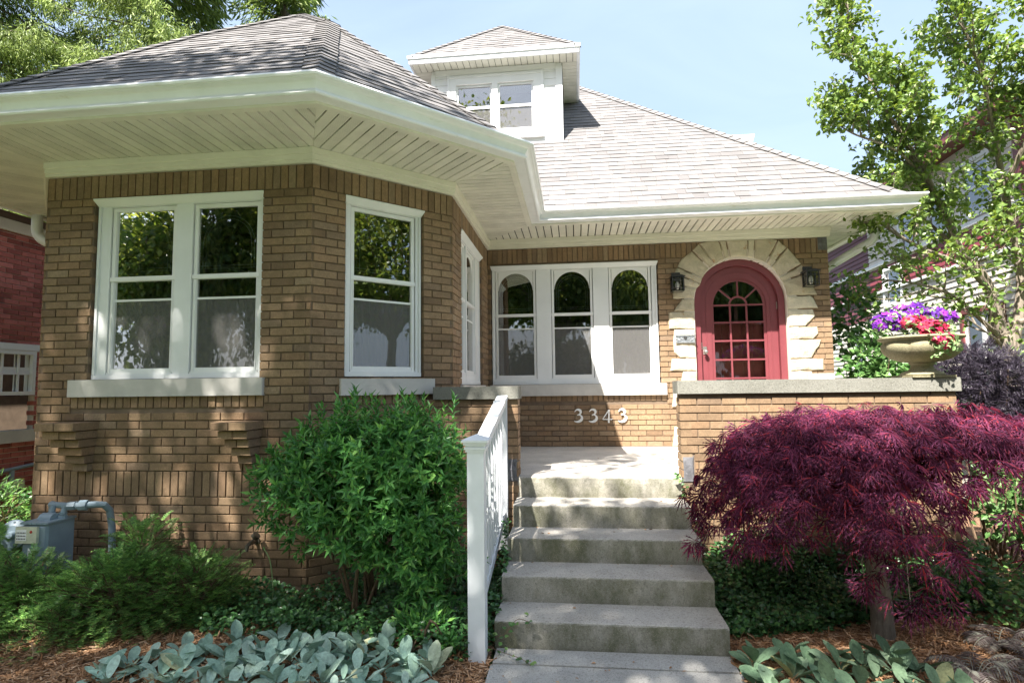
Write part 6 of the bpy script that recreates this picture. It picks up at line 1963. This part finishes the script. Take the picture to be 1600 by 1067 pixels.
# ferns: arching fronds with paired leaflets
def fern(label, cx, cy, n, L0, seed):
    r = np.random.default_rng(seed)
    t = thing('painted_fern', label, 'fern', (cx, cy, GZ), 'dark painted ferns at the bottom right corner')
    for k in range(n):
        th = 2*PI*k/n+r.uniform(-0.3, 0.3); L_ = L0*r.uniform(0.7, 1.1)
        o = np.array([math.cos(th), math.sin(th), 0])
        P3 = interp(np.array([(cx, cy, GZ), np.array([cx, cy, GZ])+o*L_*0.35+[0, 0, L_*0.42], np.array([cx, cy, GZ])+o*L_*0.8+[0, 0, L_*0.38], np.array([cx, cy, GZ])+o*L_+[0, 0, L_*0.2]]), 22)
        P, D, U, S = [], [], [], []
        for i in range(3, 22):
            T_ = P3[min(i+1, 21)]-P3[i-1]; T_ /= np.linalg.norm(T_); sd_ = np.cross(T_, (0, 0, 1)); sd_ /= np.linalg.norm(sd_)
            w = 0.058*math.sin(PI*(0.08+0.9*(i/21)**0.8))+0.008
            for s_ in (-1, 1):
                P.append(P3[i]); D.append(sd_*s_+T_*0.35+np.array([0, 0, -0.12])); U.append(np.array([0, 0, 1.0])+r.normal(0, 0.1, 3)); S.append(w)
        m = MB(); scatter(m, leaf_tpl(0.10, 0.2, 0.15, 0.3), P, D, U, S); m.add(*tube(P3, np.linspace(0.003, 0.001, 22), 4, False))
        part('frond', m, 'fern', t)
fern('painted fern nearest the woolly clump', 3.32, -4.02, 13, 0.22, 1); fern('painted fern at the very corner of the picture', 3.66, -3.95, 14, 0.24, 2)
fern('painted fern standing on the mulch behind the others', 3.70, -3.62, 12, 0.22, 3); fern('painted fern partly beyond the right edge', 4.05, -3.60, 13, 0.26, 4)
# small leafy perennial beside the newel post
fine_bush('leafy_perennial', 'low tuft of slender green leaves left of the newel post', 'plant', [((0.18, -3.98, -0.68), (0.22, 0.14, 0.13), 330), ((0.36, -4.05, -0.74), (0.1, 0.10, 0.08), 90)], 'shrub', LANCE, (0.05, 0.08), up=0.8)
t = thing('flower_stalk', 'single pale dry flower stalk standing in the vinca', 'plant', (-1.05, -3.55, GZ))
m = MB(); P3 = interp(np.array([(-1.05, -3.55, GZ), (-1.04, -3.56, -0.65), (-1.06, -3.57, -0.45), (-1.10, -3.58, -0.36)]), 14); m.add(*tube(P3, 0.004, 6)); part('stalk', m, 'petgreen', t)
m = MB(); m.add(*tube([(-1.10, -3.58, -0.36), (-1.105, -3.582, -0.345)], 0.007, 8)); part('seed_head', m, 'petgreen', t)

# ================================================================== TREES
def crown_leaves(P, sz, tplx, mb, spread=0.8, up=0.3):
    k = len(P); scatter(mb, tplx, P, rv(k)+np.array([0, 0, -0.1]), rv(k, spread)+np.array([0, 0, 1.0]), rng.uniform(sz[0], sz[1], k))
def bough(p0, d, L_, n=8, wob=0.12, lift=0.0, r=rng):
    P = [np.array(p0, float)]; d = np.array(d, float); d /= np.linalg.norm(d)
    for i in range(n-1):
        d = d+r.normal(0, wob, 3)+np.array([0, 0, lift]); d /= np.linalg.norm(d); P.append(P[-1]+d*L_/(n-1))
    return np.array(P)
# --- crabapple at the right
t = thing('crabapple_tree', 'green leafy crabapple with pale branching trunk in front of the clapboard house', 'tree', (6.9, 0.6, GZ))
r5 = np.random.default_rng(5)
limbs = [
 ([(6.92, .66, GZ-0.05), (6.88, .62, 0.0), (6.84, .59, 0.75), (6.72, .54, 1.38)], 0.115, 0.085),
 ([(6.73, .55, 1.25), (6.52, .46, 2.05), (6.18, .39, 2.50), (6.02, .34, 2.95), (5.66, .25, 3.55), (5.42, .17, 4.25), (5.30, .1, 4.9)], 0.075, 0.012),
 ([(6.83, .58, 1.1), (6.97, .52, 1.95), (6.92, .48, 2.5), (6.68, .3, 3.6), (6.45, .1, 4.7), (6.2, 0, 5.9)], 0.070, 0.012),
 ([(6.97, .52, 1.8), (7.35, .45, 2.6), (7.6, .4, 3.8), (7.6, .3, 5.0), (7.4, .2, 6.2)], 0.055, 0.012),
 ([(6.55, .47, 1.95), (6.1, .2, 2.25), (5.5, .0, 2.45), (5.0, -.1, 2.75), (4.75, -.1, 3.1)], 0.035, 0.008),
 ([(6.75, .56, 1.3), (6.3, .2, 1.5), (5.8, .0, 1.85), (5.3, -.1, 2.0), (4.85, .1, 2.1)], 0.032, 0.008),
 ([(6.20, .39, 2.48), (5.75, .5, 3.0), (5.2, .5, 3.2), (4.85, .4, 3.45)], 0.030, 0.006),
 ([(6.75, .35, 3.3), (6.9, -.2, 4.2), (7.0, -.5, 5.2), (6.8, -.6, 6.2)], 0.035, 0.008),
 ([(6.02, .34, 2.95), (5.6, .1, 3.6), (5.1, -.1, 4.3), (4.75, -.2, 5.1), (4.68, -.25, 5.6)], 0.028, 0.006),
 ([(5.85, .3, 3.3), (5.3, .0, 3.7), (4.7, -.1, 3.95), (4.42, -.1, 4.2)], 0.022, 0.005),
 ([(6.68, .3, 3.6), (6.2, -.2, 4.6), (5.75, -.4, 5.6), (5.5, -.5, 6.5)], 0.026, 0.006),
 ([(6.93, .50, 2.3), (7.2, -.3, 2.7), (7.3, -.9, 3.2), (7.4, -1.2, 3.9)], 0.035, 0.008),
 ([(6.8, .58, 1.5), (7.4, .2, 1.75), (7.9, -.1, 2.1)], 0.04, 0.01),
 ([(6.70, .54, 1.2), (6.5, .3, 1.28), (6.2, 0.0, 1.35), (5.9, -.1, 1.55)], 0.022, 0.006),
]
mt = MB(); mt.add(*tube(interp(np.array(limbs[0][0]), 14), np.linspace(0.115, 0.085, 14), 14)); part('trunk', mt, 'bark', t, smooth=True)
mbr = MB(); LP = []
for pts, ra, rb in limbs[1:]:
    P3 = interp(np.array(pts), 30); mbr.add(*tube(P3, np.linspace(ra, rb, 30), 9))
    L_ = np.sum(np.linalg.norm(np.diff(P3, axis=0), axis=1)); ns = int(L_/0.17)
    T = np.gradient(P3, axis=0); T /= np.linalg.norm(T, axis=1)[:, None]
    for j in range(ns):
        f = 0.22+0.78*j/ns; i = min(29, int(f*29))
        d = r5.normal(0, 1, 3); d -= T[i]*(d@T[i])*0.9; d /= np.linalg.norm(d); d = d*0.9+T[i]*0.6+np.array([0, 0, 0.25])
        B = bough(P3[i], d, r5.uniform(0.45, 0.95)*(1.15-0.5*f), 8, 0.14, 0.03, r5)
        if B[-1][0] < 4.35: B = B*0.5+P3[i]*0.5
        mbr.add(*tube(B, np.linspace(0.012, 0.003, 8), 5, False))
        for q_ in range(2, 8):
            for _ in range(2):
                dd = r5.normal(0, 1, 3)+np.array([0, 0, 0.15]); dd /= np.linalg.norm(dd)
                W = bough(B[q_], dd, r5.uniform(0.12, 0.30), 4, 0.15, 0.0, r5)
                if r5.random() < 0.5: mbr.add(*tube(W, [0.003, 0.0025, 0.002, 0.0015], 3, False))
                for w in W[1:]:
                    for _k in range(r5.integers(3, 6)): LP.append(w+r5.normal(0, 0.03, 3))
part('branch', mbr, 'bark', t)
LP = np.array(LP); LP = LP[LP[:, 0] > 4.15]
keep = r5.random(len(LP)) < np.interp(LP[:, 2], [1.2, 2.2, 3.0, 3.8], [0.16, 0.30, 0.60, 0.95])*np.interp(LP[:, 0], [4.3, 6.0, 7.5], [1.0, 0.85, 0.8])
LP = LP[keep]
print('crab leaves', len(LP))
m = MB(); crown_leaves(LP, (0.055, 0.095), oval_tpl(0.30, 0.4, 0.25), m, 0.9)
part('foliage', m, 'crab', t)

# --- spruces behind the bay roof
def spruce(x, y, H, R, seed, label, z0=4.0):
    r = np.random.default_rng(seed)
    t = thing('spruce_tree', label, 'tree', (x, y, GZ), 'tall spruces behind the bay roof')
    m = MB(); m.add(*tube([(x, y, GZ-0.1), (x+0.05, y, H*0.5), (x, y, H)], [0.26, 0.17, 0.03], 10)); part('trunk', m, 'sbark', t)
    mb_ = MB(); P, D, S = [], [], []
    z = z0
    while z < H-0.3:
        nb_ = 7
        for k in range(nb_):
            th = r.uniform(0, 2*PI); L_ = R*(1-(z-1.0)/(H))*r.uniform(0.75, 1.15)
            o = np.array([math.cos(th), math.sin(th), 0]); sd = np.array([-math.sin(th), math.cos(th), 0])
            P3 = interp(np.array([(x, y, z), np.array([x, y, z])+o*L_*0.4-[0, 0, L_*0.10], np.array([x, y, z])+o*L_*0.75-[0, 0, L_*0.20], np.array([x, y, z])+o*L_-[0, 0, L_*0.16]]), 16)
            mb_.add(*tube(P3, np.linspace(0.035, 0.008, 16), 4, False))
            for i in range(3, 16):
                f = i/15; wid = 0.50*math.sin(PI*min(1, 0.15+0.8*f))
                for s_ in (-1, 1, 0):
                    for q_ in (0.35, 0.7, 1.0):
                        b = P3[i]+sd*s_*wid*q_+o*0.1*q_+r.normal(0, 0.05, 3)-np.array([0, 0, 0.08*q_*abs(s_)])
                        n_ = 6 if z < 12.5 else 2
                        for j in range(n_):
                            P.append(b+np.array([0, 0, -0.055*j*r.uniform(0.5, 1.3)])+r.normal(0, 0.055, 3))
                            D.append(np.array([0, 0, -0.9])+o*0.7*(j < 2)+sd*s_*0.7*(j < 2)+r.normal(0, 0.42, 3)); S.append(r.uniform(0.09, 0.20)*(1 if z < 12.5 else 1.7))
        z += 0.42
    P = np.array(P); k = len(P)
    V = np.array([(0, 0, 0), (0.10, 0.5, 0.03), (0, 1, 0), (-0.10, 0.5, 0.03)], float); F = np.array([(0, 1, 2), (0, 2, 3)])
    m = MB(); scatter(m, (V, F), P, D, rv(k), S); part('foliage', m, 'spruce', t); part('branch', mb_, 'sbark', t)
    return k
n1 = spruce(-10.9, 7.2, 19, 5.0, 1, 'largest spruce with the trunk showing near the top left', 5.0)
n2 = spruce(-8.2, 9.6, 18, 4.3, 2, 'spruce whose branch tips reach past the peak of the bay roof', 5.5)
n3 = spruce(-14.3, 5.4, 18, 4.8, 3, 'spruce at the far left edge of the picture', 4.5)
print('spruce', n1, n2, n3)

# --- street side: what the windows mirror and what shades the bay
def leafy_tree(name, label, pos, trunk_h, lobes, nleaf, sz, seed, rad=0.22, group=None, ncl=60, clr=0.55, mat='street'):
    r = np.random.default_rng(seed)
    t = thing(name, label, 'tree', (pos[0], pos[1], GZ), group)
    base = np.array([pos[0], pos[1], GZ-0.1]); top = np.array([pos[0]+r.normal(0, 0.1), pos[1], trunk_h])
    m = MB(); m.add(*tube(interp(np.array([base, (base+top)/2+[0.08, 0, 0], top]), 10), np.linspace(rad, rad*0.7, 10), 12)); part('trunk', m, 'bark', t, smooth=True)
    mb_ = MB(); P = []
    tot = sum(l[2] for l in lobes)
    for c, rr, w in lobes:
        c = np.array(c, float)
        nc = max(4, int(ncl*w/tot))
        for k in range(nc):
            d = r.normal(0, 1, 3); d /= np.linalg.norm(d)
            cc = c+d*np.array(rr)*r.uniform(0.35, 1.0)**0.6
            n_ = int(nleaf*w/tot/nc)
            q_ = r.normal(0, 1, (n_, 3))*clr*np.array([1, 1, 0.6])
            P.append(cc+q_)
            if k % 2 == 0:
                P3 = interp(np.array([top-[0, 0, 0.4*r.random()], (top+cc)/2+r.normal(0, 0.3, 3), cc]), 9); mb_.add(*tube(P3, np.linspace(rad*0.35, 0.02, 9), 6, False))
    part('limb', mb_, 'bark', t)
    P = np.concatenate(P); m = MB(); crown_leaves(P, sz, oval_tpl(0.34, 0.3, 0.2), m, 0.9); part('foliage', m, mat, t)
    return t
leafy_tree('street_tree', 'leafy street tree in front of the bay, throwing the shade', (-5.6, -11.2), 6.2,
           [((-4.9, -9.3, 9.0), (2.7, 2.0, 1.6), 1.0), ((-3.4, -7.25, 9.2), (2.6, 0.5, 0.5), 0.28), ((-1.45, -9.95, 8.9), (1.15, 0.75, 0.5), 0.36), ((-2.6, -11.0, 8.6), (1.2, 0.6, 0.5), 0.12), ((0.6, -10.6, 8.7), (1.2, 0.8, 0.5), 0.10)], 16500, (0.10, 0.16), 21, 0.26, ncl=120, clr=0.36)
tt = leafy_tree('shade_tree', 'broad yellow-green tree across the street', (0, -30), 4.0,
           [((0, -30, 8.5), (4.8, 4.0, 4.2), 1.0)], 16000, (0.20, 0.34), 22, 0.32, 'row of trees across the street', ncl=90, clr=0.75)
src = tt
for i, (x, y, s_, rz) in enumerate([(-9.5, -28, 1.05, 1.1), (9.0, -29, 0.95, 2.3), (-19, -27, 1.1, 4.0), (18.5, -30, 1.15, 5.2), (-29, -29, 1.0, 0.4), (28, -27, 1.0, 3.1), (4.5, -38, 1.4, 0.9), (-14, -38, 1.45, 2.0), (-4.5, -37, 1.3, 3.7), (38, -22, 1.1, 1.5), (-38, -22, 1.1, 2.9), (22, -10, 0.9, 4.4), (-22, -12, 0.85, 5.5)]):
    o = src.copy(); col.objects.link(o); o.location = (x, y, GZ); o.scale = (s_, s_, s_); o.rotation_euler = (0, 0, rz)
    o['label'] = 'yellow-green tree mirrored in the windows, %s' % ['left of the middle one', 'right of the middle one', 'third to the left', 'third to the right', 'at the left end of the row', 'at the right end of the row', 'in the second row behind the middle', 'tallest, in the second row to the left', 'second row just left of the middle', 'farthest right of all', 'farthest left of all', 'standing alone beyond the right neighbour', 'standing alone before the left neighbour'][i]
    for ch in src.children:
        c = ch.copy(); col.objects.link(c); c.parent = o

hd_ = leafy_tree('added_hedge', 'middle dense shrub of the added hedge row across the street', (0, -25.5), 0.2,  # added unseen hedge, blocks the bright low sky that the panes would mirror
                [((0, -25.5, 1.6), (3.2, 1.2, 2.2), 1.0)], 8000, (0.16, 0.26), 23, 0.06, 'added hedge row across the street', ncl=60, clr=0.5)
for i, x in enumerate((-6, 6, -12, 12, -18, 18, -24, 24, -30, 30)):
    o = hd_.copy(); col.objects.link(o); o.location = (x, -25.5+0.6*math.sin(x), GZ); o.rotation_euler = (0, 0, 0.25*math.sin(x*2)); o.scale = (1.05, 1, 2.0+0.4*math.sin(x)**2)
    o['label'] = 'added hedge shrub across the street, the %s one to the %s of the middle' % (['first', 'second', 'third', 'fourth', 'last'][i//2], 'left' if x < 0 else 'right')
    for ch in hd_.children:
        c = ch.copy(); col.objects.link(c); c.parent = o

# a little litter on the steps and the walk
n_ = 46
P = np.column_stack([rng.uniform(0.68, 2.0, n_), np.zeros(n_), np.zeros(n_)])
for i in range(n_):
    k = rng.integers(0, 7)
    if k < 5: P[i, 1] = YP-k*TR+rng.choice([rng.uniform(0.06, 0.31), 0.30]) if k else YP+rng.uniform(0.1, 1.6); P[i, 2] = -k*RI+0.004
    else: P[i, 1] = rng.uniform(-4.5, -4.0); P[i, 2] = GZ+0.019
D = rv(n_); D[:, 2] *= 0.1
m = MB(); scatter(m, OVAL, P, D, rv(n_, 0.15)+np.array([0, 0, 1.0]), rng.uniform(0.012, 0.030, n_))
solo('fallen_leaves', m, 'chip', 'few small dry leaves and bark crumbs scattered on the concrete steps', 'leaf litter', kind='stuff')
